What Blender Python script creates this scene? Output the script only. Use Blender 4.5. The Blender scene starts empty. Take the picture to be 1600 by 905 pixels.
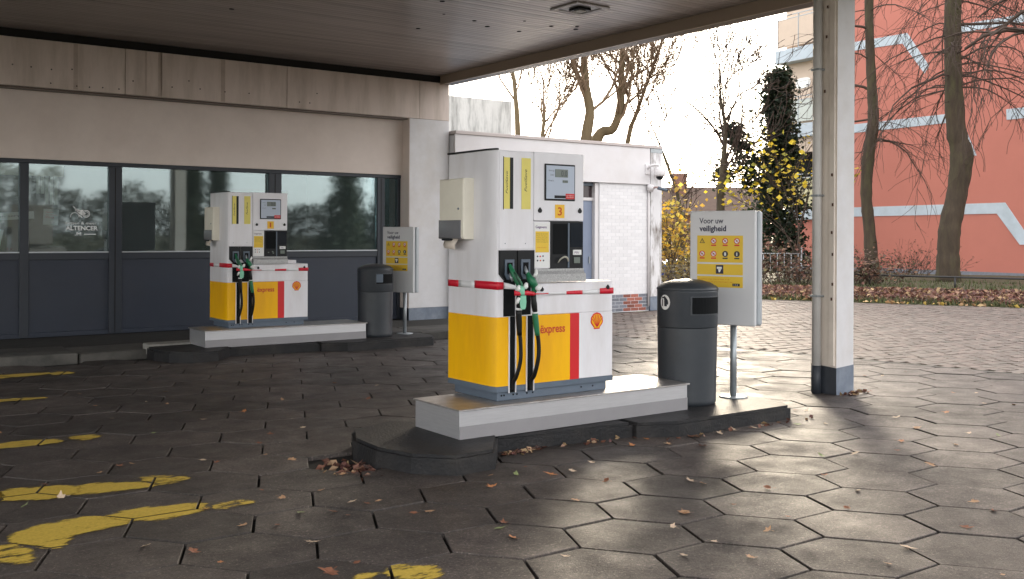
import bpy, bmesh, math, random
from mathutils import Vector, Matrix
R = math.radians
rnd = random.Random(7)
scene = bpy.context.scene
COL = scene.collection
# ------------------------------------------------------------------ camera
cam_d = bpy.data.cameras.new('camera'); cam = bpy.data.objects.new('camera', cam_d); COL.objects.link(cam)
cam.location = (0, 0, 1.6); cam.rotation_euler = (R(90), R(-0.25), -0.62744)
cam_d.sensor_width = 36; cam_d.lens = 35.2; cam_d.shift_y = -0.0536; cam_d.shift_x = 0.0
cam_d.clip_start = 0.05; cam_d.clip_end = 2000
scene.camera = cam
# ------------------------------------------------------------------ world, sun, exposure
SUN_AZ, SUN_EL = 47.0, 13.0          # azimuth from +Y towards +X
w = bpy.data.worlds.new('World'); scene.world = w; w.use_nodes = True
nt = w.node_tree; bg = nt.nodes['Background']
sky = nt.nodes.new('ShaderNodeTexSky'); sky.sky_type = 'NISHITA'; sky.sun_disc = False
sky.sun_elevation = R(SUN_EL); sky.sun_rotation = R(SUN_AZ); sky.air_density = 1.0; sky.dust_density = 1.5; sky.ozone_density = 1.0
hsv = nt.nodes.new('ShaderNodeHueSaturation'); hsv.inputs['Saturation'].default_value = 0.6
# thin overcast: the clear sky shows weakly through an even pale cloud veil
nt.links.new(sky.outputs[0], hsv.inputs['Color'])
veil = nt.nodes.new('ShaderNodeVectorMath'); veil.operation = 'MULTIPLY_ADD'; veil.inputs[1].default_value = (0.12, 0.12, 0.12); veil.inputs[2].default_value = (1.47, 1.42, 1.40)
nt.links.new(hsv.outputs[0], veil.inputs[0]); nt.links.new(veil.outputs[0], bg.inputs['Color']); bg.inputs['Strength'].default_value = 0.15
sl = bpy.data.lights.new('sun', 'SUN'); sl.energy = 0.8; sl.angle = R(18); sl.color = (1.0, 0.86, 0.66)
sun = bpy.data.objects.new('sun', sl); COL.objects.link(sun)
sd = Vector((math.sin(R(SUN_AZ)) * math.cos(R(SUN_EL)), math.cos(R(SUN_AZ)) * math.cos(R(SUN_EL)), math.sin(R(SUN_EL))))
sun.rotation_euler = (-sd).to_track_quat('-Z', 'Y').to_euler()
scene.view_settings.view_transform = 'Standard'; scene.view_settings.look = 'None'
scene.view_settings.exposure = 3.35; scene.view_settings.gamma = 1.0
scene.render.engine = 'CYCLES'
scene.cycles.max_bounces = 8; scene.cycles.transparent_max_bounces = 12

# ------------------------------------------------------------------ materials
MATS = {}
def mat(name, c, rough=0.6, metal=0.0, var=0.0, vs=3.0, var2=None, v2s=0.8, bump=0.0, bs=40.0, objvar=0.0, spec=0.5, stretch=None, coat=0.0):
    """principled material: base colour c, fine noise (var, scale vs), second colour var2=(rgb, amount) in patches of scale v2s"""
    if name in MATS: return MATS[name]
    m = bpy.data.materials.new(name); m.use_nodes = True; n = m.node_tree.nodes; l = m.node_tree.links
    b = n['Principled BSDF']; b.inputs['Roughness'].default_value = rough; b.inputs['Metallic'].default_value = metal
    b.inputs['Specular IOR Level'].default_value = spec; b.inputs['Coat Weight'].default_value = coat
    tc = n.new('ShaderNodeTexCoord'); vec = tc.outputs['Object']
    if stretch:
        mp = n.new('ShaderNodeMapping'); mp.inputs['Scale'].default_value = stretch; l.new(vec, mp.inputs['Vector']); vec = mp.outputs[0]
    if objvar:
        oi = n.new('ShaderNodeObjectInfo'); ad = n.new('ShaderNodeVectorMath'); ad.operation = 'MULTIPLY_ADD'
        l.new(oi.outputs['Random'], ad.inputs[0]); ad.inputs[1].default_value = (37, 91, 53); l.new(vec, ad.inputs[2]); vec = ad.outputs[0]
    col = n.new('ShaderNodeRGB'); col.outputs[0].default_value = (*c, 1); out = col.outputs[0]
    if var2:
        t = n.new('ShaderNodeTexNoise'); t.inputs['Scale'].default_value = v2s; t.inputs['Detail'].default_value = 6; t.inputs['Roughness'].default_value = 0.65
        l.new(vec, t.inputs['Vector'])
        rp = n.new('ShaderNodeMapRange'); rp.inputs[1].default_value = 0.45; rp.inputs[2].default_value = 0.68; rp.inputs[4].default_value = var2[1]
        l.new(t.outputs['Fac'], rp.inputs[0])
        mx = n.new('ShaderNodeMix'); mx.data_type = 'RGBA'; l.new(rp.outputs[0], mx.inputs[0]); l.new(out, mx.inputs[6]); mx.inputs[7].default_value = (*var2[0], 1); out = mx.outputs[2]
    if var or objvar:
        t2 = n.new('ShaderNodeTexNoise'); t2.inputs['Scale'].default_value = vs; t2.inputs['Detail'].default_value = 8; t2.inputs['Roughness'].default_value = 0.7
        l.new(vec, t2.inputs['Vector'])
        rp = n.new('ShaderNodeMapRange'); rp.inputs[1].default_value = 0.25; rp.inputs[2].default_value = 0.75; rp.inputs[3].default_value = 1 - var; rp.inputs[4].default_value = 1 + var
        l.new(t2.outputs['Fac'], rp.inputs[0]); fac = rp.outputs[0]
        if objvar:
            oi2 = n.new('ShaderNodeObjectInfo'); r2 = n.new('ShaderNodeMapRange'); r2.inputs[3].default_value = 1 - objvar; r2.inputs[4].default_value = 1 + objvar
            l.new(oi2.outputs['Random'], r2.inputs[0]); mm = n.new('ShaderNodeMath'); mm.operation = 'MULTIPLY'
            l.new(fac, mm.inputs[0]); l.new(r2.outputs[0], mm.inputs[1]); fac = mm.outputs[0]
        vm = n.new('ShaderNodeVectorMath'); vm.operation = 'SCALE'; l.new(out, vm.inputs[0]); l.new(fac, vm.inputs['Scale']); out = vm.outputs[0]
    l.new(out, b.inputs['Base Color'])
    if bump:
        t3 = n.new('ShaderNodeTexNoise'); t3.inputs['Scale'].default_value = bs; t3.inputs['Detail'].default_value = 4; l.new(vec, t3.inputs['Vector'])
        bp = n.new('ShaderNodeBump'); bp.inputs['Strength'].default_value = bump; bp.inputs['Distance'].default_value = 0.01
        l.new(t3.outputs['Fac'], bp.inputs['Height']); l.new(bp.outputs[0], b.inputs['Normal'])
    MATS[name] = m; return m

def attr_mat(name, rough=0.7, bump=0.0, sub=0.0, alpha_noise=None):
    """base colour from the per-piece colour attribute 'tint' (brick, leaf and bark colours)"""
    m = bpy.data.materials.new(name); m.use_nodes = True; n = m.node_tree.nodes; l = m.node_tree.links
    b = n['Principled BSDF']; b.inputs['Roughness'].default_value = rough
    a = n.new('ShaderNodeAttribute'); a.attribute_name = 'tint'; l.new(a.outputs['Color'], b.inputs['Base Color'])
    if bump:
        tc = n.new('ShaderNodeTexCoord'); t3 = n.new('ShaderNodeTexNoise'); t3.inputs['Scale'].default_value = 60; l.new(tc.outputs['Object'], t3.inputs['Vector'])
        bp = n.new('ShaderNodeBump'); bp.inputs['Strength'].default_value = bump; bp.inputs['Distance'].default_value = 0.01; l.new(t3.outputs['Fac'], bp.inputs['Height']); l.new(bp.outputs[0], b.inputs['Normal'])
    if sub: 
        tr = n.new('ShaderNodeBsdfTranslucent'); l.new(a.outputs['Color'], tr.inputs['Color']); mx = n.new('ShaderNodeMixShader'); mx.inputs[0].default_value = sub
        l.new(b.outputs[0], mx.inputs[1]); l.new(tr.outputs[0], mx.inputs[2]); l.new(mx.outputs[0], n['Material Output'].inputs['Surface'])
    MATS[name] = m; return m

def glass_mat(name, tint=(0.88, 0.92, 0.92), ior=1.9):
    m = bpy.data.materials.new(name); m.use_nodes = True; n = m.node_tree.nodes; l = m.node_tree.links
    n.remove(n['Principled BSDF'])
    fr = n.new('ShaderNodeFresnel'); fr.inputs[0].default_value = ior
    tr = n.new('ShaderNodeBsdfTransparent'); tr.inputs[0].default_value = (*tint, 1)
    gl = n.new('ShaderNodeBsdfGlossy'); gl.inputs['Roughness'].default_value = 0.032; gl.inputs['Color'].default_value = (0.80, 0.94, 0.98, 1)  # blue tint puts a pale sky colour into the reflections
    tc = n.new('ShaderNodeTexCoord'); t3 = n.new('ShaderNodeTexNoise'); t3.inputs['Scale'].default_value = 1.3; l.new(tc.outputs['Object'], t3.inputs['Vector'])
    bp = n.new('ShaderNodeBump'); bp.inputs['Strength'].default_value = 0.04; bp.inputs['Distance'].default_value = 0.004; l.new(t3.outputs['Fac'], bp.inputs['Height']); l.new(bp.outputs[0], gl.inputs['Normal'])
    mx = n.new('ShaderNodeMixShader'); l.new(fr.outputs[0], mx.inputs[0]); l.new(tr.outputs[0], mx.inputs[1]); l.new(gl.outputs[0], mx.inputs[2])
    df = n.new('ShaderNodeBsdfDiffuse'); df.inputs[0].default_value = (0.30, 0.36, 0.36, 1); mx2 = n.new('ShaderNodeMixShader'); mx2.inputs[0].default_value = 0.06; l.new(mx.outputs[0], mx2.inputs[1]); l.new(df.outputs[0], mx2.inputs[2]); mx = mx2
    l.new(mx.outputs[0], n['Material Output'].inputs['Surface']); MATS[name] = m; return m

WHITE = mat('pump_white_paint', (0.80, 0.785, 0.815), 0.34, var=0.05, vs=2.5, var2=((0.56, 0.52, 0.50), 0.40), v2s=2.2, stretch=(1.5, 1.5, 0.35), coat=0.1)
YEL = mat('pump_yellow_paint', (0.92, 0.48, 0.0), 0.38, var=0.06, vs=3, spec=0.35, var2=((0.70, 0.30, 0.01), 0.45), v2s=2.2, stretch=(1.6, 1.6, 0.35))
RED = mat('pump_red_paint', (0.62, 0.015, 0.02), 0.35, var=0.04)
GREY = mat('pump_base_grey', (0.10, 0.13, 0.17), 0.45, var=0.12, vs=6)
BLACK = mat('black_plastic', (0.006, 0.007, 0.009), 0.4, spec=0.3, var=0.2, vs=8)
MATTE = mat('black_recess', (0.004, 0.005, 0.006), 0.8, var=0.2, spec=0.2)
RUB = mat('rubber_hose', (0.004, 0.004, 0.004), 0.45, spec=0.3, var=0.2, vs=20)
STEEL = mat('brushed_steel', (0.70, 0.70, 0.72), 0.35, metal=0.75, var=0.10, vs=5, stretch=(1, 1, 14), bump=0.05, bs=60)
STEELT = mat('tread_steel', (0.52, 0.50, 0.49), 0.34, metal=0.8, var=0.2, vs=14, bump=0.5, bs=90, var2=((0.30, 0.27, 0.25), 0.5), v2s=4)
GALV = mat('galvanised_steel', (0.38, 0.41, 0.43), 0.45, metal=0.6, var=0.15, vs=14)
LBLUE = mat('display_plate', (0.44, 0.50, 0.60), 0.3, var=0.03)
LCD = mat('lcd_glass', (0.17, 0.20, 0.18), 0.2, var=0.05)
LCDD = mat('lcd_digit', (0.05, 0.06, 0.06), 0.4)
DARKT = mat('dark_ink', (0.03, 0.03, 0.04), 0.6); PURP = mat('purple_ink', (0.10, 0.03, 0.16), 0.6); ORNG = mat('orange_ink', (0.60, 0.10, 0.01), 0.6)
NAVY = mat('navy_ink', (0.025, 0.025, 0.06), 0.6)
STICK = mat('yellow_sticker', (0.78, 0.52, 0.04), 0.5, var=0.04); STICK2 = mat('pale_yellow_sticker', (0.76, 0.66, 0.16), 0.5, var=0.05)
LABY = mat('number_sticker', (0.85, 0.50, 0.03), 0.5); PAPER = mat('white_paper', (0.78, 0.78, 0.76), 0.6, var=0.03)
GREEN = mat('nozzle_green', (0.015, 0.16, 0.07), 0.4, var=0.25, vs=15); PGREEN = mat('pale_green_tag', (0.22, 0.55, 0.38), 0.4, var=0.1, vs=20)
TAPER = mat('tape_red', (0.60, 0.01, 0.03), 0.35, var=0.05, vs=20); TAPEW = mat('tape_white', (0.75, 0.75, 0.76), 0.35, var=0.04)
CREAMP = mat('dispenser_cream', (0.80, 0.755, 0.64), 0.4, var=0.05, vs=6); SMOKE = mat('dispenser_window', (0.17, 0.17, 0.18), 0.25, var=0.1)
BIN = mat('bin_plastic', (0.036, 0.042, 0.050), 0.42, var=0.12, vs=4, bump=0.06, bs=30, var2=((0.055, 0.06, 0.064), 0.5), v2s=3)
KERB = mat('kerb_dark', (0.013, 0.013, 0.0145), 0.6, spec=0.35, var=0.4, vs=9, bump=0.6, bs=45, var2=((0.035, 0.031, 0.028), 0.8), v2s=3.2)
KERBC = mat('kerb_concrete', (0.075, 0.07, 0.062), 0.75, var=0.25, vs=8, bump=0.4, bs=40, objvar=0.35, var2=((0.03, 0.03, 0.028), 0.8), v2s=2.5)
SIGNW = mat('sign_white', (0.66, 0.66, 0.67), 0.4, var=0.03); SIGNE = mat('sign_edge_grey', (0.42, 0.45, 0.48), 0.4, metal=0.3, var=0.05)
PLAST = mat('wall_render', (0.76, 0.665, 0.61), 0.8, var=0.06, vs=2, var2=((0.66, 0.56, 0.50), 0.5), v2s=0.9, bump=0.05, bs=60)
PANELW = mat('fascia_panel', (0.70, 0.60, 0.54), 0.65, var=0.05, vs=3, var2=((0.40, 0.33, 0.27), 0.6), v2s=1.4, stretch=(2.2, 2.2, 0.35))
COLW = mat('column_white', (0.64, 0.63, 0.64), 0.6, var=0.06, vs=4, var2=((0.52, 0.48, 0.44), 0.5), v2s=1.5)
DGREY = mat('blue_grey_panel', (0.024, 0.032, 0.052), 0.5, var=0.08, vs=2, var2=((0.032, 0.037, 0.052), 0.6), v2s=0.8)
FRAME = mat('window_frame_dark', (0.024, 0.030, 0.042), 0.45, var=0.08)
SILL = mat('sill_alu', (0.55, 0.57, 0.6), 0.35, metal=0.4)
SOFF = mat('soffit_slat_metal', (0.42, 0.37, 0.345), 0.30, metal=0.25, var=0.10, vs=1.3, objvar=0.07, var2=((0.20, 0.175, 0.16), 0.7), v2s=0.5, stretch=(0.35, 1, 1))
EDGE = mat('canopy_edge_brown', (0.11, 0.085, 0.07), 0.38, metal=0.2, var=0.15, vs=3)
DARK = mat('dark_void', (0.012, 0.011, 0.011), 0.9)
WBRICK = mat('white_painted_brick', (0.74, 0.73, 0.74), 0.6, var=0.05, vs=6, objvar=0.05, bump=0.3, bs=40)
WMORT = mat('white_mortar', (0.66, 0.66, 0.68), 0.8, var=0.05)
WCLAD = mat('white_cladding', (0.70, 0.68, 0.69), 0.55, var=0.04, vs=2, var2=((0.55, 0.5, 0.47), 0.4), v2s=0.7)
WCHIP = mat('chipped_white_paint', (0.68, 0.67, 0.68), 0.6, var=0.06, vs=6, var2=((0.16, 0.13, 0.11), 1.0), v2s=7, stretch=(1, 1, 0.3))
GBASE = mat('grey_blue_base_paint', (0.15, 0.18, 0.23), 0.6, var=0.15, vs=6, var2=((0.27, 0.30, 0.34), 0.5), v2s=5)
RBRICK = mat('red_brick', (0.30, 0.10, 0.07), 0.8, var=0.2, vs=10, objvar=0.3, bump=0.4)
GBRICK = mat('grey_painted_brick', (0.17, 0.18, 0.21), 0.7, var=0.2, vs=10, objvar=0.15, bump=0.3)
CONCST = mat('stained_concrete', (0.60, 0.58, 0.54), 0.85, var=0.15, vs=9, var2=((0.16, 0.155, 0.14), 0.8), v2s=4.5, stretch=(1.6, 1.6, 0.3), bump=0.3)
DOORB = mat('door_blue_grey', (0.20, 0.24, 0.33), 0.5, var=0.06)
ORANGE = mat('orange_render', (0.50, 0.175, 0.130), 0.75, var=0.05, vs=0.6, var2=((0.44, 0.15, 0.115), 0.55), v2s=0.16, bump=0.15, bs=12)
STRIPE = mat('pale_blue_band', (0.50, 0.57, 0.63), 0.7, var=0.08, vs=1.5, var2=((0.36, 0.42, 0.45), 0.5), v2s=1.1)
BALB = mat('balcony_beige', (0.62, 0.50, 0.40), 0.7, var=0.05); BALG = mat('balcony_glass', (0.50, 0.54, 0.50), 0.15, var=0.05); BALY = mat('balcony_glass_yellow', (0.62, 0.56, 0.30), 0.2, var=0.12, vs=1.2, var2=((0.42, 0.42, 0.30), 0.7), v2s=0.9)
ROOFT = mat('brown_roof', (0.09, 0.058, 0.042), 0.85, var=0.25, vs=2.0, bump=0.3); HBRICK = mat('house_brick', (0.19, 0.105, 0.08), 0.85, var=0.2, vs=3)
LEAFM = attr_mat('foliage', 0.65, sub=0.35); LITT = attr_mat('leaf_litter', 0.7, sub=0.1); BARK = mat('bark', (0.060, 0.043, 0.028), 0.9, var=0.5, vs=4, bump=1.0, bs=12, stretch=(1, 1, 0.25), var2=((0.06, 0.06, 0.025), 0.8), v2s=2.0)
BARKL = mat('bark_light', (0.13, 0.095, 0.050), 0.9, var=0.3, vs=3, bump=0.6, bs=14, stretch=(1, 1, 0.3)); TWIG = mat('twig_bark', (0.060, 0.040, 0.030), 0.9, var=0.2); TWIGL = mat('twig_bark_light', (0.20, 0.135, 0.085), 0.9, var=0.2)
KLINK = attr_mat('clinker_brick', 0.7, bump=0.3)
WGLASS = glass_mat('window_glass', ior=2.1)

def paver_mat():
    m = bpy.data.materials.new('wet_paving_slab'); m.use_nodes = True; n = m.node_tree.nodes; l = m.node_tree.links; b = n['Principled BSDF']
    geo = n.new('ShaderNodeNewGeometry'); oi = n.new('ShaderNodeObjectInfo')
    def noise(sc, det=6, ro=0.65, off=None):
        t = n.new('ShaderNodeTexNoise'); t.inputs['Scale'].default_value = sc; t.inputs['Detail'].default_value = det; t.inputs['Roughness'].default_value = ro
        l.new(off or geo.outputs['Position'], t.inputs['Vector']); return t.outputs['Fac']
    def rng(x, a, b_, c, d):
        r = n.new('ShaderNodeMapRange'); r.inputs[1].default_value = a; r.inputs[2].default_value = b_; r.inputs[3].default_value = c; r.inputs[4].default_value = d
        l.new(x, r.inputs[0]); return r.outputs[0]
    def mul(a, b_):
        mm = n.new('ShaderNodeMath'); mm.operation = 'MULTIPLY'; l.new(a, mm.inputs[0]); l.new(b_, mm.inputs[1]); return mm.outputs[0]
    big = noise(0.55, 4); mid = noise(3.2); fine = noise(48, 5, 0.9); grit = n.new('ShaderNodeTexVoronoi'); grit.inputs['Scale'].default_value = 90; l.new(geo.outputs['Position'], grit.inputs['Vector'])
    f = mul(rng(big, 0.3, 0.7, 0.7, 1.3), rng(mid, 0.28, 0.72, 0.58, 1.42)); f = mul(f, rng(fine, 0.40, 0.60, 0.60, 1.40)); f = mul(f, rng(oi.outputs['Random'], 0, 1, 0.72, 1.28))
    gm = rng(grit.outputs['Distance'], 0.0, 0.30, 2.0, 0.95); f = mul(f, gm); f = mul(f, rng(noise(62, 2, 0.5), 0.60, 0.66, 1.0, 2.3)); f = mul(f, rng(noise(1.7, 7, 0.75), 0.34, 0.42, 0.60, 1.0))
    vm = n.new('ShaderNodeVectorMath'); vm.operation = 'SCALE'; vm.inputs[0].default_value = (0.057, 0.0465, 0.041); l.new(f, vm.inputs['Scale']); l.new(vm.outputs[0], b.inputs['Base Color'])
    l.new(mul(rng(mid, 0.3, 0.7, 0.85, 0.55), rng(big, 0.35, 0.65, 0.72, 1.0)), b.inputs['Roughness'])
    bp = n.new('ShaderNodeBump'); bp.inputs['Strength'].default_value = 1.0; bp.inputs['Distance'].default_value = 0.006; l.new(fine, bp.inputs['Height'])
    bp2 = n.new('ShaderNodeBump'); bp2.inputs['Strength'].default_value = 0.35; bp2.inputs['Distance'].default_value = 0.02; l.new(mid, bp2.inputs['Height']); l.new(bp.outputs[0], bp2.inputs['Normal'])
    l.new(bp2.outputs[0], b.inputs['Normal']); MATS['paver'] = m; return m
PAVER = paver_mat()

def worn_paint_mat():
    m = bpy.data.materials.new('worn_yellow_paint'); m.use_nodes = True; n = m.node_tree.nodes; l = m.node_tree.links; b = n['Principled BSDF']
    b.inputs['Base Color'].default_value = (0.62, 0.40, 0.02, 1); b.inputs['Roughness'].default_value = 0.6
    geo = n.new('ShaderNodeNewGeometry'); t = n.new('ShaderNodeTexNoise'); t.inputs['Scale'].default_value = 9; t.inputs['Detail'].default_value = 9; t.inputs['Roughness'].default_value = 0.75
    mp = n.new('ShaderNodeMapping'); mp.inputs['Scale'].default_value = (0.5, 1.6, 1); mp.inputs['Rotation'].default_value = (0, 0, R(25)); l.new(geo.outputs['Position'], mp.inputs['Vector']); l.new(mp.outputs[0], t.inputs['Vector'])
    a = n.new('ShaderNodeAttribute'); a.attribute_name = 'wear'
    ad = n.new('ShaderNodeMath'); ad.operation = 'ADD'; l.new(t.outputs['Fac'], ad.inputs[0]); l.new(a.outputs['Fac'], ad.inputs[1])
    r = n.new('ShaderNodeMapRange'); r.inputs[1].default_value = 0.60; r.inputs[2].default_value = 0.72; r.inputs[3].default_value = 1; r.inputs[4].default_value = 0; l.new(ad.outputs[0], r.inputs[0])
    l.new(r.outputs[0], b.inputs['Alpha'])
    r2 = n.new('ShaderNodeTexNoise'); r2.inputs['Scale'].default_value = 60; l.new(geo.outputs['Position'], r2.inputs['Vector'])
    mx = n.new('ShaderNodeMix'); mx.data_type = 'RGBA'; l.new(r2.outputs['Fac'], mx.inputs[0]); mx.inputs[6].default_value = (0.40, 0.26, 0.03, 1); mx.inputs[7].default_value = (0.74, 0.54, 0.09, 1); l.new(mx.outputs[2], b.inputs['Base Color'])
    return m
WORN = worn_paint_mat()

# ------------------------------------------------------------------ helpers
def link(name, me, m, parent=None, loc=None, rot=None):
    o = bpy.data.objects.new(name, me); COL.objects.link(o)
    if m is not None and isinstance(me, bpy.types.Mesh) and not me.materials:
        for mm in (m if isinstance(m, (list, tuple)) else [m]): me.materials.append(mm)
    if parent: o.parent = parent
    if loc: o.location = loc
    if rot: o.rotation_euler = rot
    return o
def thing(name, label, cat, loc=(0, 0, 0), rz=0, group=None, rot=None):
    o = bpy.data.objects.new(name, None); COL.objects.link(o); o.empty_display_size = 0.2
    o.location = loc; o.rotation_euler = rot or (0, 0, rz); o['label'] = label; o['category'] = cat
    if group: o['group'] = group
    return o
def tag(o, label=None, cat=None, group=None, kind=None):
    if label: o['label'] = label
    if cat: o['category'] = cat
    if group: o['group'] = group
    if kind: o['kind'] = kind
    return o
def bm_mesh(bm, name, smooth=False):
    bmesh.ops.recalc_face_normals(bm, faces=bm.faces)
    me = bpy.data.meshes.new(name); bm.to_mesh(me); bm.free()
    if smooth: me.shade_smooth()
    return me
def py_mesh(name, v, f, smooth=False, mi=None):
    me = bpy.data.meshes.new(name); me.from_pydata(v, [], f)
    if mi: me.polygons.foreach_set('material_index', mi)
    if smooth: me.shade_smooth()
    me.update(); return me
def add_box(bm, x0, x1, y0, y1, z0, z1, bev=0.0, seg=1):
    x0, x1 = sorted((x0, x1)); y0, y1 = sorted((y0, y1)); z0, z1 = sorted((z0, z1))
    r = bmesh.ops.create_cube(bm, size=1)
    for v in r['verts']: v.co = Vector(((x0 + x1) / 2 + v.co.x * (x1 - x0), (y0 + y1) / 2 + v.co.y * (y1 - y0), (z0 + z1) / 2 + v.co.z * (z1 - z0)))
    if bev > 0:
        es = list({e for v in r['verts'] for e in v.link_edges}); bmesh.ops.bevel(bm, geom=es, offset=bev, segments=seg, affect='EDGES', profile=0.5)
def box(name, m, x0, x1, y0, y1, z0, z1, parent=None, bev=0.0, seg=1):
    bm = bmesh.new(); add_box(bm, x0, x1, y0, y1, z0, z1, bev, seg); return link(name, bm_mesh(bm, name), m, parent)
def add_prism(bm, pts, z0, z1, bev=0.0, seg=1, top_scale=None):
    vb = [bm.verts.new((x, y, z0)) for x, y in pts]; vt = [bm.verts.new((x, y, z1)) for x, y in pts]; n = len(pts)
    fs = [bm.faces.new(vb[::-1]), bm.faces.new(vt)] + [bm.faces.new((vb[i], vb[(i + 1) % n], vt[(i + 1) % n], vt[i])) for i in range(n)]
    if bev: bmesh.ops.bevel(bm, geom=list(fs[1].edges), offset=bev, segments=seg, affect='EDGES')
def prism(name, m, pts, z0, z1, parent=None, bev=0.0, seg=1):
    bm = bmesh.new(); add_prism(bm, pts, z0, z1, bev, seg); return link(name, bm_mesh(bm, name), m, parent)
def plate_xz(name, m, pts, y, t, parent=None):
    """flat polygon in the xz plane, front at y, thickness t going +y"""
    n = len(pts); v = [(x, y, z) for x, z in pts] + [(x, y + t, z) for x, z in pts]
    f = [list(range(n)), list(range(2 * n - 1, n - 1, -1))] + [[i, i + n, (i + 1) % n + n, (i + 1) % n] for i in range(n)]
    bm = bmesh.new(); vs = [bm.verts.new(q) for q in v]; [bm.faces.new([vs[i] for i in q]) for q in f]
    return link(name, bm_mesh(bm, name), m, parent)
def smooth_pts(pts, sub=6):
    P = [Vector(p) for p in pts]; P = [2 * P[0] - P[1]] + P + [2 * P[-1] - P[-2]]; out = []
    for i in range(1, len(P) - 2):
        for k in range(sub):
            t = k / sub; a, b, c, d = P[i - 1], P[i], P[i + 1], P[i + 2]
            out.append(0.5 * ((2 * b) + (c - a) * t + (2 * a - 5 * b + 4 * c - d) * t * t + (3 * b - a - 3 * c + d) * t ** 3))
    out.append(P[-2]); return out
def tube_data(pts, rad, n=8, V=None, F=None, cap=True, sx=1.0):
    if V is None: V, F = [], []
    pts = [Vector(p) for p in pts]; rs = rad if isinstance(rad, (list, tuple)) else [rad] * len(pts)
    base = len(V); up = Vector((0, 0, 1)); prev = None
    for i, p in enumerate(pts):
        t = (pts[min(i + 1, len(pts) - 1)] - pts[max(i - 1, 0)])
        t = t.normalized() if t.length > 1e-9 else Vector((0, 0, 1))
        if prev is None: a = t.cross(up if abs(t.z) < 0.9 else Vector((1, 0, 0))).normalized()
        else:
            a = (prev - t * prev.dot(t)); a = a.normalized() if a.length > 1e-6 else t.orthogonal().normalized()
        prev = a; b = t.cross(a)
        for k in range(n):
            an = 2 * math.pi * k / n; V.append(tuple(p + a * math.cos(an) * rs[i] * sx + b * math.sin(an) * rs[i]))
    for i in range(len(pts) - 1):
        for k in range(n):
            q = base + i * n; F.append((q + k, q + (k + 1) % n, q + n + (k + 1) % n, q + n + k))
    if cap: F.append(tuple(base + k for k in range(n))[::-1]); F.append(tuple(base + (len(pts) - 1) * n + k for k in range(n)))
    return V, F
def tube(name, m, pts, rad, n=8, parent=None, sub=0, sx=1.0):
    if sub:
        if isinstance(rad, (list, tuple)):
            rr = []
            for i in range(len(rad) - 1): rr += [rad[i] + (rad[i + 1] - rad[i]) * k / sub for k in range(sub)]
            rad = rr + [rad[-1]]
        pts = smooth_pts(pts, sub)
    V, F = tube_data(pts, rad, n, sx=sx); me = py_mesh(name, V, F, True); return link(name, me, m, parent)
def lathe(name, m, prof, n=32, parent=None, loc=None, cx=1.0):
    V, F = [], []
    for r, z in prof:
        for k in range(n): V.append((r * cx * math.cos(2 * math.pi * k / n), r * math.sin(2 * math.pi * k / n), z))
    for i in range(len(prof) - 1):
        for k in range(n): F.append((i * n + k, i * n + (k + 1) % n, (i + 1) * n + (k + 1) % n, (i + 1) * n + k))
    F.append(tuple(range(n))[::-1]); F.append(tuple((len(prof) - 1) * n + k for k in range(n)))
    me = py_mesh(name, V, F); me.shade_smooth(); 
    o = link(name, me, m, parent, loc)
    return o
def disc_xz(name, m, cx, cz, r, y, t, parent=None, n=20, rz=None):
    return plate_xz(name, m, [(cx + r * math.cos(2 * math.pi * k / n), cz + (rz or r) * math.sin(2 * math.pi * k / n)) for k in range(n)], y, t, parent)
def ring_xz(name, m, cx, cz, r0, r1, y, t, parent=None, n=24):
    bm = bmesh.new(); L = []
    for rr in (r0, r1):
        for yy in (y, y + t): L.append([bm.verts.new((cx + rr * math.cos(2 * math.pi * k / n), yy, cz + rr * math.sin(2 * math.pi * k / n))) for k in range(n)])
    for k in range(n):
        j = (k + 1) % n
        for a, b in ((0, 2), (2, 3), (3, 1), (1, 0)): bm.faces.new((L[a][k], L[a][j], L[b][j], L[b][k]))
    return link(name, bm_mesh(bm, name), m, parent)
_dg = None
def text(name, body, m, x, z, w=None, h=None, y=0.0, parent=None, bold=0.0, size=1.0, vertical=False, shear=0.0):
    """flat lettering in the xz plane at y, facing -y; lower-left corner x,z; fitted to w and/or h"""
    c = bpy.data.curves.new(name, 'FONT'); c.body = body; c.size = size; c.offset = bold; c.shear = shear; c.resolution_u = 3; c.extrude = 0.0
    o = bpy.data.objects.new(name, c); COL.objects.link(o)
    me = bpy.data.meshes.new_from_object(o.evaluated_get(bpy.context.evaluated_depsgraph_get())); bpy.data.objects.remove(o); bpy.data.curves.remove(c)
    xs = [v.co.x for v in me.vertices]; ys = [v.co.y for v in me.vertices]; x0, x1, y0, y1 = min(xs), max(xs), min(ys), max(ys)
    if vertical: sw, sh = h, w
    else: sw, sh = w, h
    sx = sw / (x1 - x0) if sw else None; sy = sh / (y1 - y0) if sh else None
    sx = sx or sy; sy = sy or sx
    for v in me.vertices:
        a, b = (v.co.x - x0) * sx, (v.co.y - y0) * sy
        if vertical: a, b = (y1 - y0) * sy - b, a
        v.co = Vector((x + a, y, z + b))
    me.name = name; return link(name, me, m, parent)
def tint(me, cols):
    a = me.color_attributes.new('tint', 'FLOAT_COLOR', 'CORNER'); data = []
    for p in me.polygons: data += list((*cols[p.index], 1.0)) * p.loop_total
    a.data.foreach_set('color', data)

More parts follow.
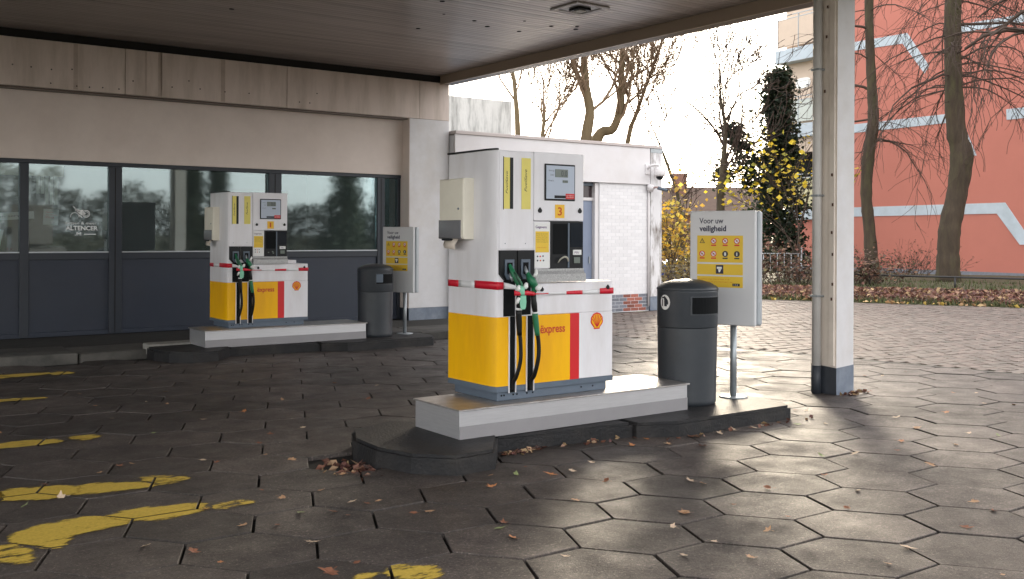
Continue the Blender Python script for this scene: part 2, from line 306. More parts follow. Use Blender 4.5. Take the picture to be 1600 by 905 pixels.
# ================================================================== SETTING
# ---- terrain sheet to the horizon; it falls away a metre behind the annex
def terr_z(x, y):
    az = math.degrees(math.atan2(x, y)); d = math.hypot(x, y)
    def ss(a, b, t): t = max(0, min(1, (t - a) / (b - a))); return t * t * (3 - 2 * t)
    return -0.07 - 0.95 * ss(26, 38, d) * (1 - ss(49.2, 51.5, az)) * ss(20, 34, az)
V, F = [], []
def axis(lo, hi, step, far): 
    a = [lo + i * step for i in range(int((hi - lo) / step) + 1)]; return [-far, -far / 3, lo - 20] + a + [hi + 20, far / 3, far]
XS, YS = axis(-6, 80, 2, 900), axis(-10, 80, 2, 900)
for y in YS:
    for x in XS: V.append((x, y, terr_z(x, y)))
for j in range(len(YS) - 1):
    for i in range(len(XS) - 1): q = j * len(XS) + i; F.append((q, q + 1, q + len(XS) + 1, q + len(XS)))
TERR = mat('grass_and_soil', (0.075, 0.075, 0.035), 0.95, var=0.4, vs=3, var2=((0.13, 0.10, 0.06), 0.8), v2s=0.7, bump=0.5, bs=10)
tag(link('terrain', py_mesh('terrain', V, F, True), TERR), kind='structure')

# ---- forecourt bed and hexagonal slabs
A_ = Vector((0.1785, -0.0020)); B_ = Vector((-0.0500, 0.3000)); O_ = Vector((4.345, 3.035))
BED = mat('joint_sand', (0.012, 0.010, 0.008), 0.95, var=0.4, vs=20)
fore = link('forecourt', py_mesh('forecourt', [(-9, -4, -0.032), (11.9, -4, -0.032), (10.55, 13.3, -0.032), (-9, 13.3, -0.032)], [(0, 1, 2, 3)]), BED); tag(fore, kind='structure')
FWD = Vector((math.sin(0.62744), math.cos(0.62744)))
def project(x, y, z=0.0):
    dep = x * FWD.x + y * FWD.y; rt = x * FWD.y - y * FWD.x
    return (800 + 1564.4 * rt / dep, 366.7 + 1564.4 * (1.6 - z) / dep, dep) if dep > 0.1 else (9999, 9999, -1)
def hexpts(c, inset=0.0):
    pts = [c + A_ * u + B_ * v for u, v in ((-2, 0), (-1, -1), (1, -1), (2, 0), (1, 1), (-1, 1))]
    return [p + (c - p).normalized() * inset for p in pts]
def hex_mesh(i):
    r = random.Random(i); bm = bmesh.new(); c = Vector((0, 0))
    rings = []
    for ins, z in ((0.0085, -0.03), (0.0085, -0.0035), (0.012, 0.0)):
        rings.append([bm.verts.new((p.x + r.uniform(-.0015, .0015), p.y + r.uniform(-.0015, .0015), z)) for p in hexpts(c, ins)])
    for a, b in zip(rings, rings[1:]):
        for k in range(6): bm.faces.new((a[k], a[(k + 1) % 6], b[(k + 1) % 6], b[k]))
    bm.faces.new(rings[-1]); me = bm_mesh(bm, 'paving_slab'); me.materials.append(PAVER); return me
HM = [hex_mesh(i) for i in range(8)]
def island_in(x, y): return False
cells = []
for m_ in range(-26, 18):
    for n_ in range(-10, 24):
        u = 3 * m_; v = (m_ % 2) + 2 * n_
        c = O_ + A_ * u + B_ * v
        lim = 11.62 - 0.175 * (c.y - 5.5)
        if c.y > 13.05 or c.y < -3 or c.x < -7 or c.x > lim: continue
        px, py, dep = project(c.x, c.y)
        cells.append((0 if (-90 < px < 1690 and 440 < py < 990) else 1, dep if dep > 0 else 99, u, v, c))
cells.sort(key=lambda t: (t[0], t[1]))
PIT = (-1,)
def is_pit(c): return (c - Vector((3.26, 6.34))).length < 0.15
rest = []
for k, (vis, dep, u, v, c) in enumerate(cells):
    if is_pit(c): continue
    if k < 296 and vis == 0:
        o = link('paving_slab', HM[rnd.randrange(8)], None, fore, (c.x, c.y, rnd.uniform(-0.003, 0.003)), (rnd.gauss(0, 0.0035), rnd.gauss(0, 0.0035), 0))
    else: rest.append(c)
V, F = [], []
for c in rest:
    b = len(V); dz = rnd.uniform(-0.003, 0.003)
    for ins, z in ((0.0085, -0.03), (0.0085, -0.0035), (0.012, 0.0)): V += [(p.x, p.y, z + dz) for p in hexpts(c, ins)]
    for g in (0, 6):
        for k in range(6): F.append((b + g + k, b + g + (k + 1) % 6, b + g + 6 + (k + 1) % 6, b + g + 6 + k))
    F.append(tuple(b + 12 + k for k in range(6)))
tag(link('paving_slab_field', py_mesh('paving_slab_field', V, F), PAVER, fore), kind='stuff')

# ---- worn yellow paint, cut at the slab joints
def clip(poly, hexp):
    out = poly
    for k in range(6):
        a, b = hexp[k], hexp[(k + 1) % 6]; e = b - a; res = []
        for i in range(len(out)):
            p, q = out[i], out[(i + 1) % len(out)]
            sp = e.x * (p.y - a.y) - e.y * (p.x - a.x); sq = e.x * (q.y - a.y) - e.y * (q.x - a.x)
            if sp >= 0: res.append(p)
            if (sp >= 0) != (sq >= 0): res.append(p + (q - p) * (sp / (sp - sq)))
        out = res
        if len(out) < 3: return []
    return out
PAINT = [([(0.93, 5.71), (1.04, 5.91), (1.46, 5.96), (1.60, 5.69), (1.26, 5.67), (1.14, 5.5), (1.11, 5.45)], .05), ([(1.43, 5.96), (2.02, 5.89), (1.94, 5.68), (1.59, 5.68)], .03),
 ([(1.05, 6.87), (1.50, 6.75), (1.42, 6.47), (1.01, 6.58)], .02), ([(1.46, 6.75), (1.85, 6.59), (1.9, 6.45), (1.7, 6.46), (1.37, 6.5)], .05), ([(1.84, 6.72), (2.01, 6.69), (2.14, 6.56), (2.12, 6.45), (1.96, 6.44), (1.9, 6.52)], .14),
 ([(1.29, 8.4), (1.62, 8.37), (1.74, 8.18), (1.45, 8.18), (1.26, 8.18)], .04), ([(1.77, 8.4), (2.01, 8.35), (1.99, 8.19), (1.81, 8.17)], .13), ([(2.04, 5.85), (2.27, 5.78), (2.24, 5.67), (1.99, 5.66)], .17),
 ([(1.4, 10.62), (2.03, 10.54), (2.03, 10.4), (1.4, 10.47)], .06), ([(1.7, 12.45), (2.45, 12.38), (2.41, 12.19), (1.7, 12.12)], .04), ([(2.48, 12.36), (2.68, 12.26), (2.61, 12.07), (2.41, 12.12)], .04),
 ([(0.80, 5.62), (0.93, 5.67), (1.0, 5.56), (0.99, 5.29), (0.94, 5.24), (0.80, 5.45)], .12), ([(2.33, 4.22), (2.44, 4.21), (2.54, 4.06), (2.44, 3.94), (2.28, 4.1)], .09), ([(2.17, 4.24), (2.26, 4.2), (2.21, 4.12), (2.14, 4.15)], .12),
 ([(0.5, 6.95), (1.05, 6.87), (1.01, 6.58), (0.5, 6.62)], .02), ([(0.7, 8.42), (1.29, 8.4), (1.26, 8.18), (0.7, 8.2)], .05), ([(0.3, 5.5), (0.80, 5.62), (0.80, 5.45), (0.4, 5.2)], .1)]
allc = [t[4] for t in cells]
def chaikin(P, n=1):
    for _ in range(n): P = [q for i in range(len(P)) for q in (P[i] * .75 + P[(i + 1) % len(P)] * .25, P[i] * .25 + P[(i + 1) % len(P)] * .75)]
    return P
def sdist(p, P):
    ins = False; d = 9.0
    for i in range(len(P)):
        a, b = P[i], P[(i + 1) % len(P)]; e = b - a; t = max(0, min(1, (p - a).dot(e) / max(1e-9, e.dot(e)))); d = min(d, (p - a - e * t).length)
        if (a.y > p.y) != (b.y > p.y) and p.x < (b.x - a.x) * (p.y - a.y) / (b.y - a.y) + a.x: ins = not ins
    return d if ins else -d
STEP = 0.02
for pi_, (poly, wear) in enumerate(PAINT):
    P = chaikin([Vector(p) for p in poly]); V, F, W = [], [], []
    x0, x1, y0, y1 = min(p.x for p in P) - .06, max(p.x for p in P) + .06, min(p.y for p in P) - .06, max(p.y for p in P) + .06
    near = [hexpts(c, 0.009) for c in allc if x0 - .5 < c.x < x1 + .5 and y0 - .5 < c.y < y1 + .5]
    for i in range(int((x1 - x0) / STEP)):
        for j in range(int((y1 - y0) / STEP)):
            ax, ay = x0 + i * STEP, y0 + j * STEP
            if sdist(Vector((ax + STEP / 2, ay + STEP / 2)), P) < -.05: continue
            for hx in near:
                q = clip([Vector((ax, ay)), Vector((ax + STEP, ay)), Vector((ax + STEP, ay + STEP)), Vector((ax, ay + STEP))], hx)
                if q:
                    b = len(V); V += [(p.x, p.y, 0.0045 + (pi_ % 3) * 0.0011) for p in q]; F.append(tuple(range(b, b + len(q)))); W += [wear + max(-.02, min(.35, .04 - sdist(p, P) * 5.0)) for p in q]
    me = py_mesh('painted_marking', V, F); a = me.attributes.new('wear', 'FLOAT', 'POINT'); a.data.foreach_set('value', W); link('painted_marking', me, WORN, fore)

# ---- clinker brick road surface right of the forecourt
V, F, C = [], [], []
def edge_x(y): return 11.78 - 0.175 * (y - 5.5)
def verge_x(y): return 22.5 - 0.52 * (y - 11.47)
y = -3.0; row = 0
while y < 19.0:
    x = edge_x(y) + (0.105 if row % 2 else 0.0) + rnd.uniform(-.01, .01); 
    xe = min(verge_x(y), 26) if y < 15.3 else verge_x(y)
    if y > 15.3: x = max(x, 15.4)
    while x < xe:
        if x * FWD.y - y * FWD.x < 0.56 * (x * FWD.x + y * FWD.y) + 1:
            dz = rnd.gauss(0, 0.0022) - 0.004; b = len(V); sx, sy = rnd.gauss(0, .002), rnd.gauss(0, .002)
            for zz in (-0.03, 0.0):
                V += [(x + 0.003, y + 0.003, zz + dz), (x + 0.206, y + 0.003, zz + dz + sx * (zz == 0)), (x + 0.206, y + 0.097, zz + dz + sy * (zz == 0)), (x + 0.003, y + 0.097, zz + dz)]
            F += [(b + 4, b + 5, b + 6, b + 7), (b, b + 1, b + 5, b + 4), (b + 1, b + 2, b + 6, b + 5), (b + 3, b, b + 4, b + 7)]
            k = rnd.uniform(0.72, 1.2) * (0.8 if rnd.random() < .15 else 1); warm = rnd.uniform(-.015, .02); C += [(0.150 * k + warm * .5, 0.122 * k, 0.104 * k)] * 4
        x += 0.21
    y += 0.10; row += 1
road = link('brick_road', py_mesh('brick_road', [(10.0, -3, -0.036), (26.9, -3, -0.036), (26.9, 3.0, -0.036), (22.6, 11.5, -0.036), (18.6, 19.0, -0.036), (15.3, 19.0, -0.036), (15.3, 15.45, -0.036), (9.9, 15.45, -0.036), (9.9, 13.3, -0.036)], [tuple(range(9))]), BED); tag(road, kind='structure')
me = py_mesh('clinker_brick', V, F); tint(me, C); tag(link('clinker_brick', me, KLINK, road), kind='stuff')
# soldier course: dark kerb strip dividing slabs and bricks
V, F = [], []
for i in range(60):
    y0 = -2.5 + i * 0.255; y1 = y0 + 0.247
    if y0 > 12.6: break
    b = len(V)
    for zz in (-0.03, 0.001): V += [(edge_x(y0) - 0.13, y0, zz), (edge_x(y0) - 0.03, y0, zz), (edge_x(y1) - 0.03, y1, zz), (edge_x(y1) - 0.13, y1, zz)]
    F += [(b + 4, b + 5, b + 6, b + 7), (b, b + 1, b + 5, b + 4), (b + 1, b + 2, b + 6, b + 5), (b + 2, b + 3, b + 7, b + 6), (b + 3, b, b + 4, b + 7)]
DSTR = mat('edging_dark', (0.06, 0.055, 0.05), 0.8, var=0.3, vs=8)
tag(link('edging_strip', py_mesh('edging_strip', V, F), DSTR, road), kind='stuff')

# ---- verge with grass and leaf litter
VERGE = mat('verge_soil', (0.060, 0.060, 0.026), 0.95, var=0.4, vs=8, bump=0.6, bs=12, var2=((0.09, 0.055, 0.035), 0.9), v2s=0.8)
V, F = [], []; NX, NY = 26, 40
def vz(x, y):
    t = max(0, (x - verge_x(y))); return 0.0 + 0.05 * min(1, t / 1.0) + 0.03 * math.sin(x * 1.3 + y) * min(1, t / 2)
for j in range(NY + 1):
    y = -4 + j * (26.0 / NY)
    for i in range(NX + 1):
        x = verge_x(y) + i * 0.8; V.append((x, y, vz(x, y)))
for j in range(NY):
    for i in range(NX): q = j * (NX + 1) + i; F.append((q, q + 1, q + NX + 2, q + NX + 1))
verge = link('grass_verge', py_mesh('grass_verge', V, F, True), VERGE); tag(verge, kind='structure')
def leaf_scatter(name, n, place, size, pal, parent=None, mat_=None, tilt=0.9):
    V, F, C = [], [], []
    for _ in range(n):
        x, y, z = place(); s = size * rnd.uniform(0.6, 1.3); q = Matrix.Rotation(rnd.uniform(0, 6.28), 3, 'Z') @ Matrix.Rotation(rnd.gauss(0, tilt), 3, 'X') @ Matrix.Rotation(rnd.gauss(0, tilt * 0.6), 3, 'Y')
        b = len(V); k = rnd.uniform(0.6, 1.25); c = rnd.choice(pal)
        for p in ((-0.5, 0, 0), (0, -0.36, 0.08), (0.55, 0, 0), (0, 0.36, 0.08)): v = q @ (Vector(p) * s); V.append((x + v.x, y + v.y, z + v.z))
        F += [(b, b + 1, b + 2), (b, b + 2, b + 3)]; C += [tuple(min(1, k * t) for t in c)] * 2
    me = py_mesh(name, V, F); tint(me, C); return link(name, me, mat_ or LITT, parent)
BROWN = [(0.16, 0.065, 0.04), (0.12, 0.05, 0.035), (0.20, 0.09, 0.06), (0.09, 0.045, 0.035), (0.26, 0.15, 0.10), (0.13, 0.055, 0.05), (0.40, 0.27, 0.14)]
def pl_litter():
    y = rnd.uniform(0, 20); t = abs(rnd.gauss(0, 1)) ; x = verge_x(y) + 0.25 + min(6.5, rnd.random() ** 1.2 * 5.5); return x, y, vz(x, y) + rnd.uniform(0, 0.09 + 0.09 * math.sin((x - verge_x(y)) / 5.5 * 3.14))
tag(leaf_scatter('leaf_litter', 26000, pl_litter, 0.105, BROWN), 'bank of fallen brown leaves along the verge below the rail', 'leaf litter', kind='stuff')
def pl_edge():
    y = rnd.uniform(2, 20); x = verge_x(y) + abs(rnd.gauss(0, 0.5)) - 0.1; return x, y, 0.02 + vz(x, y) * (x > verge_x(y)) + 0.01
tag(leaf_scatter('pale_leaf_litter', 420, pl_edge, 0.125, [(0.55, 0.38, 0.18), (0.50, 0.36, 0.08), (0.42, 0.25, 0.12)]), 'pale yellow fallen leaves along the front edge of the verge', 'leaf litter', kind='stuff')
V, F, C = [], [], []
for _ in range(9000):
    y = rnd.uniform(0, 22); x = verge_x(y) + rnd.choice((rnd.uniform(0.05, 0.6), rnd.uniform(4.8, 13))); z = vz(x, y); h = rnd.uniform(0.05, 0.18); a = rnd.uniform(0, 6.28); b = len(V); s = 0.02
    V += [(x - s * math.cos(a), y - s * math.sin(a), z), (x + s * math.cos(a), y + s * math.sin(a), z), (x + rnd.uniform(-.06, .06), y + rnd.uniform(-.06, .06), z + h)]; F.append((b, b + 1, b + 2)); k = rnd.uniform(.6, 1.3); C.append((0.075 * k, 0.085 * k, 0.03 * k))
me = py_mesh('grass', V, F); tint(me, C); tag(link('grass', me, LITT), 'short rough grass on the verge beneath the rail', 'grass', kind='stuff')

# ---- raised kerb slabs in front of the shop wall
walk = link('walkway', py_mesh('walkway', [(-9, 13.42, 0.05), (10.0, 13.42, 0.05), (10.0, 16.2, 0.05), (-9, 16.2, 0.05), (-9, 13.42, -0.04), (10.0, 13.42, -0.04)], [(0, 1, 2, 3), (4, 5, 1, 0)]), mat('walkway_soil', (0.03, 0.028, 0.024), 0.95, var=0.4, vs=5, bump=0.5, bs=10)); tag(walk, kind='structure')
x = -6.0; i = 0
while x < 9.6:
    wd = rnd.choice((1.0, 0.98, 1.02)); sink = rnd.uniform(-0.02, 0.015); dy = rnd.uniform(-.03, .05)
    if 3.0 < x < 3.6: sink, dy = -0.03, 0.08
    for (ya, yb, zz) in ((13.28, 13.56, 0.105), (13.58, 14.10, 0.10)):
        o = box('kerb_stone', KERBC, -wd / 2 + .012, wd / 2 - .012, ya - 13.7, yb - 13.7, -0.15, zz, walk, bev=0.014); o.location = (x + wd / 2, 13.7 + dy, sink); o.rotation_euler = (rnd.uniform(-.02, .03), rnd.uniform(-.015, .015), rnd.uniform(-.02, .02))
    x += wd
o = box('loose_block', mat('pale_concrete', (0.26, 0.25, 0.23), 0.8, var=0.3, vs=8, bump=0.4), -0.33, 0.33, -0.12, 0.12, 0, 0.14, None, bev=0.012); o.location = (4.12, 13.35, 0.02); o.rotation_euler = (0.03, 0.0, 0.07); tag(o, 'pale grey concrete block lying loose at the foot of the blue grey shop wall', 'concrete block')

# ---- islands
def island(dx, dy, label):
    t = thing('pump_island', label, 'kerb island', (0, 0, 0))
    mv = lambda pts: [(x + dx, y + dy) for x, y in pts]
    prism('nose_kerb', KERB, mv([(3.31, 6.50), (3.29, 6.12), (3.38, 5.80), (3.60, 5.58), (3.93, 5.60), (4.22, 5.98), (4.22, 6.62), (3.85, 6.95), (3.45, 6.80)]), -0.03, 0.132, t, 0.022, 2)
    prism('kerb_body', KERB, mv([(4.225, 6.00), (5.10, 5.90), (5.42, 5.84), (5.42, 6.95), (4.225, 6.78)]), -0.03, 0.117, t, 0.02, 2)
    prism('nose_kerb', KERB, mv([(5.425, 5.80), (5.74, 5.645), (7.10, 5.64), (7.22, 5.82), (7.25, 6.35), (7.05, 6.75), (6.75, 6.95), (5.425, 6.97)]), -0.03, 0.122, t, 0.022, 2)
    return t
DX1, DY1 = 0.46, 6.70
island(0, 0, 'near dark kerb island carrying pump 3 with its nose beside the leaf filled hole')
i1 = island(DX1, DY1, 'far dark kerb island carrying pump 1 in front of the blue grey wall')

# ================================================================== PUMPS
def shell_logo(parent, cx, cz, w, h, y):
    def outline(s, n=7):
        pts = []
        for k in range(n * 5 + 1):
            a = math.pi * (-0.14 + 1.28 * k / (n * 5)); rr = 0.5 * (1 + 0.045 * abs(math.sin(k / 5 * math.pi)) - 0.02)
            pts.append((rr * math.cos(a), 0.03 + rr * math.sin(a)))
        pts += [(-0.24, -0.40), (-0.24, -0.50), (0.24, -0.50), (0.24, -0.40)]
        return [(cx + x * w * s, cz + z * h * s) for x, z in pts]
    plate_xz('logo_outline', RED, outline(1.0), y, 0.002, parent)
    lg = plate_xz('logo_shell', YEL, outline(0.84), y - 0.0015, 0.0012, parent)
    for k in range(7):
        a = math.pi * (0.10 + 0.80 * k / 6); x1, z1 = cx + 0.40 * w * math.cos(a), cz + h * (0.03 + 0.40 * math.sin(a)); x0, z0 = cx + 0.05 * w * math.cos(a), cz - 0.34 * h
        d = Vector((x1 - x0, z1 - z0)).normalized(); nx, nz = -d.y * w * 0.016, d.x * w * 0.016
        plate_xz('logo_rib', RED, [(x0 - nx, z0 - nz), (x0 + nx, z0 + nz), (x1 + nx * 1.6, z1 + nz * 1.6), (x1 - nx * 1.6, z1 - nz * 1.6)], y - 0.0027, 0.001, lg)

def pump(loc, number, label):
    t = thing('fuel_pump', label, 'fuel pump', loc, 0, 'fuel pumps on the islands')
    D = 0.64
    arc = [(-0.03 + 0.03 * (1 - math.cos(a)), 0.17 * (1 - math.sin(a))) for a in [i * math.pi / 20 for i in range(11)]]   # curved left front corner
    def body(name, m, x1, z0, z1, e=0.0):
        pts = [(-0.03 - e, D + e)] + [(x - e, y - (e if i else 0)) for i, (x, y) in enumerate(arc)] + [(x1 + e, -e), (x1 + e, D + e)]
        bm = bmesh.new(); add_prism(bm, pts, z0, z1, 0.004); me = bm_mesh(bm, name); 
        for p in me.polygons: p.use_smooth = abs(p.normal.z) < 0.1
        me.set_sharp_from_angle(angle=R(25)); return link(name, me, m, t)
    # base
    box('base_frame', GREY, 0.012, 1.094, 0.02, D - .03, 0, 0.07, t, bev=0.004)
    body('base_rim', GREY, 1.145, 0.07, 0.112, 0.002)
    for bx in (0.05, 0.075, 0.16, 0.195, 0.29, 0.345, 0.83, 0.95): disc_xz('bolt_hole', MATTE, bx, 0.04, 0.0075, 0.0175, 0.003, t, 8)
    # claddings
    body('yellow_side_panel', YEL, 0.33, 0.112, 0.632)
    box('yellow_front_panel', YEL, 0.332, 0.697, 0.0, D, 0.112, 0.632, t)
    box('red_band', RED, 0.697, 0.791, 0.0, D, 0.112, 0.6325, t)
    box('white_front_panel', WHITE, 0.791, 1.143, 0.0, D, 0.112, 0.6325, t, bev=0.003)
    body('hose_cabinet', WHITE, 0.329, 0.632, 1.886)
    box('lower_cabinet', WHITE, 0.332, 1.143, 0.001, D, 0.633, 0.880, t, bev=0.006)
    box('cabinet_ledge', WHITE, 0.835, 1.10, 0.30, D - .02, 0.881, 0.925, t, bev=0.004)
    box('display_cabinet', WHITE, 0.332, 0.831, 0.03, D, 0.99, 1.892, t, bev=0.006)
    box('display_door', WHITE, 0.334, 0.831, 0.0, 0.028, 1.360, 1.889, t, bev=0.004)
    box('cabinet_seam', MATTE, 0.3295, 0.3315, 0.004, 0.02, 0.89, 1.88, t)
    box('hose_panel', WHITE, 0.006, 0.325, -0.006, 0.0, 1.142, 1.878, t, bev=0.002)
    for z in (1.155, ): 
        for bx in (0.06, 0.25): disc_xz('rivet', GREY, bx, z + 0.03, 0.004, -0.0075, 0.002, t, 8)
    bm = bmesh.new(); add_prism(bm, [(-0.040, D + 0.01)] + [(x - 0.010, y) for x, y in arc] + [(0.0, -0.004), (0.02, 0.03), (0.02, D + 0.01)], 1.886, 1.899); link('top_seal', bm_mesh(bm, 'top_seal'), BLACK, t)
    # grade labels
    g = box('grade_label', STICK2, 0.045, 0.100, -0.009, -0.0065, 1.446, 1.833, t); box('grade_border', BLACK, 0.040, 0.045, -0.0095, -0.0062, 1.440, 1.839, g)
    box('level_slot', BLACK, 0.101, 0.131, -0.0095, -0.0065, 1.446, 1.833, t)
    text('grade_text', 'FuelSave', DARKT, 0.062, 1.56, w=0.018, h=0.17, y=-0.0100, parent=g, vertical=True, shear=0.3)
    g2 = box('grade_label', STICK2, 0.210, 0.297, -0.009, -0.0065, 1.446, 1.835, t)
    text('grade_text', 'FuelSave', DARKT, 0.236, 1.58, w=0.024, h=0.17, y=-0.0100, parent=g2, vertical=True, shear=0.3)
    # display
    fr = box('display_frame', BLACK, 0.434, 0.737, -0.010, 0.001, 1.518, 1.803, t, bev=0.004)
    box('display_plate', LBLUE, 0.446, 0.725, -0.013, -0.0095, 1.532, 1.790, fr)
    l1 = box('amount_display', LCD, 0.531, 0.657, -0.016, -0.0125, 1.701, 1.763, fr)
    text('digits', '0.0', LCDD, 0.588, 1.708, w=0.062, h=0.046, y=-0.0168, parent=l1, bold=0.01)
    l2 = box('price_display', LCD, 0.606, 0.657, -0.016, -0.0125, 1.659, 1.679, fr); text('digits', '1.95', LCDD, 0.610, 1.662, w=0.043, h=0.014, y=-0.0168, parent=l2)
    for s, z, w_ in (('Bedrag', 1.742, .05), ('Liter', 1.712, .035), ('Prijs/L', 1.665, .055)): text('display_caption', s, DARKT, 0.520 - w_, z, w=w_, h=0.013, y=-0.0138, parent=fr)
    box('maker_plate', BLACK, 0.525, 0.637, -0.0145, -0.0128, 1.537, 1.559, fr); 
    rs = box('red_sticker', RED, 0.637, 0.724, -0.0150, -0.0128, 1.533, 1.575, fr)
    for z in (1.543, 1.556): text('sticker_text', 'max 100 euro', PAPER, 0.643, z, w=0.074, h=0.009, y=-0.0158, parent=rs)
    for kx, kz, kr in ((0.390, 1.438, 0.017), (0.789, 1.440, 0.017), (0.413, 0.829, 0.015), (1.088, 0.828, 0.015)):
        plate_xz('lock', BLACK, [(kx + kr * math.cos(a), kz + kr * (math.sin(a) * 1.0 + (0.45 if abs(a - math.pi / 2) < 0.1 else 0))) for a in [math.pi / 2 + 2 * math.pi * k / 12 for k in range(12)]], -0.010, 0.012, t)
    npl = box('number_plate', LABY, 0.541, 0.634, -0.003, -0.0005, 1.383, 1.488, t); text('number', number, ORNG, 0.566 if number == '3' else 0.574, 1.402, w=0.042 if number == '3' else 0.022, h=0.066, y=-0.0042, parent=npl, bold=0.02)
    # instruction leaflet
    box('leaflet_door', WHITE, 0.334, 0.498, 0.004, 0.028, 0.992, 1.354, t, bev=0.002)
    lf = box('leaflet', PAPER, 0.343, 0.490, 0.001, 0.0035, 1.0, 1.345, t)
    text('leaflet_heading', 'Gegevens', PURP, 0.352, 1.296, w=0.108, h=0.026, y=-0.0002, parent=lf, bold=0.01)
    ly = box('leaflet_block', STICK, 0.352, 0.482, -0.0012, 0.0008, 1.116, 1.278, lf)
    for k, s in enumerate(('Kies de pomp', 'Voer uw pas in', 'Toets pincode', 'Neem slang uit', 'Tank en hang op')): text('leaflet_line', s, DARKT, 0.360, 1.254 - k * 0.0155, w=0.108, h=0.0085, y=-0.002, parent=ly)
    text('leaflet_line', 'Goede reis verder', ORNG, 0.366, 1.150, w=0.09, h=0.008, y=-0.002, parent=ly)
    for ix, iz, mm in ((0.372, 1.085, DARKT), (0.398, 1.085, RED), (0.425, 1.087, DARKT), (0.372, 1.053, DARKT), (0.400, 1.053, ORNG), (0.430, 1.053, DARKT)): disc_xz('leaflet_icon', mm, ix, iz, 0.007, -0.0008, 0.001, lf, 8)
    # payment terminal
    tm = box('terminal_housing', BLACK, 0.500, 0.829, 0.0, 0.029, 0.985, 1.357, t, bev=0.003)
    box('terminal_screen', MATTE, 0.522, 0.664, -0.003, 0.0, 1.10, 1.338, tm); box('terminal_rail', GREY, 0.668, 0.684, -0.008, 0.0, 0.995, 1.345, tm, bev=0.002)
    box('terminal_screen', mat('terminal_glass', (0.012, 0.016, 0.024), 0.12), 0.696, 0.822, -0.003, 0.0, 1.155, 1.345, tm)
    cd = box('card_sticker', PAPER, 0.722, 0.806, -0.006, -0.0002, 1.094, 1.134, tm); text('sticker_text', 'PIN', PURP, 0.735, 1.103, w=0.045, h=0.018, y=-0.0072, parent=cd)
    box('card_slot', LCD, 0.731, 0.795, -0.006, -0.0002, 1.028, 1.076, tm, bev=0.002)
    if number == '3': tube('receipt_curl', mat('receipt_paper', (0.45, 0.43, 0.36), 0.5), [(0.565, -0.012, 1.035), (0.575, -0.03, 1.062), (0.60, -0.045, 1.080), (0.63, -0.045, 1.072), (0.652, -0.03, 1.045)], [.004, .006, .008, .008, .006], 6, tm, sub=4)
    else:
        for a_, b_ in ((0.55, 1.04), (0.61, 1.05), (0.62, 1.03)): box('keypad_key', LCD, a_, a_ + 0.018, -0.006, 0, b_, b_ + 0.014, tm)
    sh = bmesh.new(); add_prism(sh, [(0.0, 0.886), (0.13, 0.900), (0.13, 0.986), (0.028, 0.988), (0.028, 0.972), (0.012, 0.948), (0.0, 0.948)], 0.333, 0.833)
    me = bm_mesh(sh, 'metal_shelf')
    for v in me.vertices: v.co = Vector((v.co.z, v.co.x - 0.03, v.co.y))
    SPEC = mat('speckled_shelf', (0.40, 0.40, 0.40), 0.5, metal=0.5, var=0.5, vs=120)
    link('metal_shelf', me, SPEC, t)
    # nozzle boots
    for bx0, bx1, hx in ((0.004, 0.158, 0.085), (0.170, 0.326, 0.235)):
        bt = plate_xz('nozzle_boot', BLACK, [(bx0, 1.134), (bx0, 0.955), (bx0 + 0.045, 0.908), (bx1 - 0.045, 0.908), (bx1, 0.955), (bx1, 1.134)], -0.022, 0.024, t)
        plate_xz('boot_throat', GREY, [(hx - 0.040, 1.065), (hx - 0.040, 0.95), (hx - 0.02, 0.915), (hx + 0.035, 0.915), (hx + 0.045, 0.95), (hx + 0.045, 1.065)], -0.030, 0.009, bt)
        plate_xz('boot_opening', MATTE, [(hx - 0.022, 1.042), (hx - 0.022, 0.96), (hx + 0.026, 0.93), (hx + 0.026, 1.042)], -0.034, 0.005, bt)
    box('hose_recess', MATTE, 0.050, 0.157, -0.004, 0.0, 0.636, 0.907, t); box('hose_recess', MATTE, 0.172, 0.306, -0.004, 0.0, 0.642, 0.907, t)
    # hose tracks: white edged channels
    for a, b in ((0.097, 0.167), (0.262, 0.338)):
        tr = box('hose_track', MATTE, a + 0.012, b - 0.012, -0.006, 0.0, 0.062, 0.634, t)
        for s in (a, b - 0.009): box('track_edge', WHITE, s, s + 0.009, -0.012, 0.0, 0.058, 0.636, tr, bev=0.002)
    # nozzles
    def tb(name, m, pts, rad, n=8, parent=None, sub=0, sx=1.0): return tube(name, m, [(x + 0.70 * min(0, y + 0.012), y, z) for x, y, z in pts], rad, n, parent, sub, sx)
    nz = tb('nozzle', GREEN, [(0.098, -0.035, 1.025), (0.125, -0.075, 0.975), (0.158, -0.105, 0.925), (0.185, -0.12, 0.885), (0.200, -0.125, 0.855)], [.014, .022, .026, .028, .022], 8, t, sub=4, sx=0.8)
    tb('nozzle_lever', mat('nozzle_dark_green', (0.008, 0.06, 0.03), 0.4), [(0.140, -0.115, 0.975), (0.172, -0.145, 0.925), (0.20, -0.15, 0.88)], [.006, .010, .006], 6, nz, sub=3)
    tb('nozzle_spout', GALV, [(0.092, -0.02, 0.965), (0.115, -0.05, 0.93), (0.128, -0.06, 0.905)], [.012, .013, .010], 8, nz)
    tb('nozzle_cover', PGREEN, [(0.188, -0.125, 0.868), (0.200, -0.13, 0.845), (0.205, -0.13, 0.80)], [.020, .030, .026], 10, nz, sub=2)
    for px_, pz_, pr in ((0.172, 0.853, .016), (0.240, 0.868, .020), (0.168, 0.762, .014)): tb('cable_tie', PAPER, [(px_, -0.135, pz_ - 0.018), (px_ + .004, -0.14, pz_), (px_ + .012, -0.135, pz_ + 0.022)], [pr * .7, pr, pr * .6], 8, nz, sub=2)
    tb('cable_tie', PAPER, [(0.155, -0.125, 0.735), (0.172, -0.14, 0.765), (0.212, -0.14, 0.785)], [.008, .012, .006], 6, nz, sub=2)
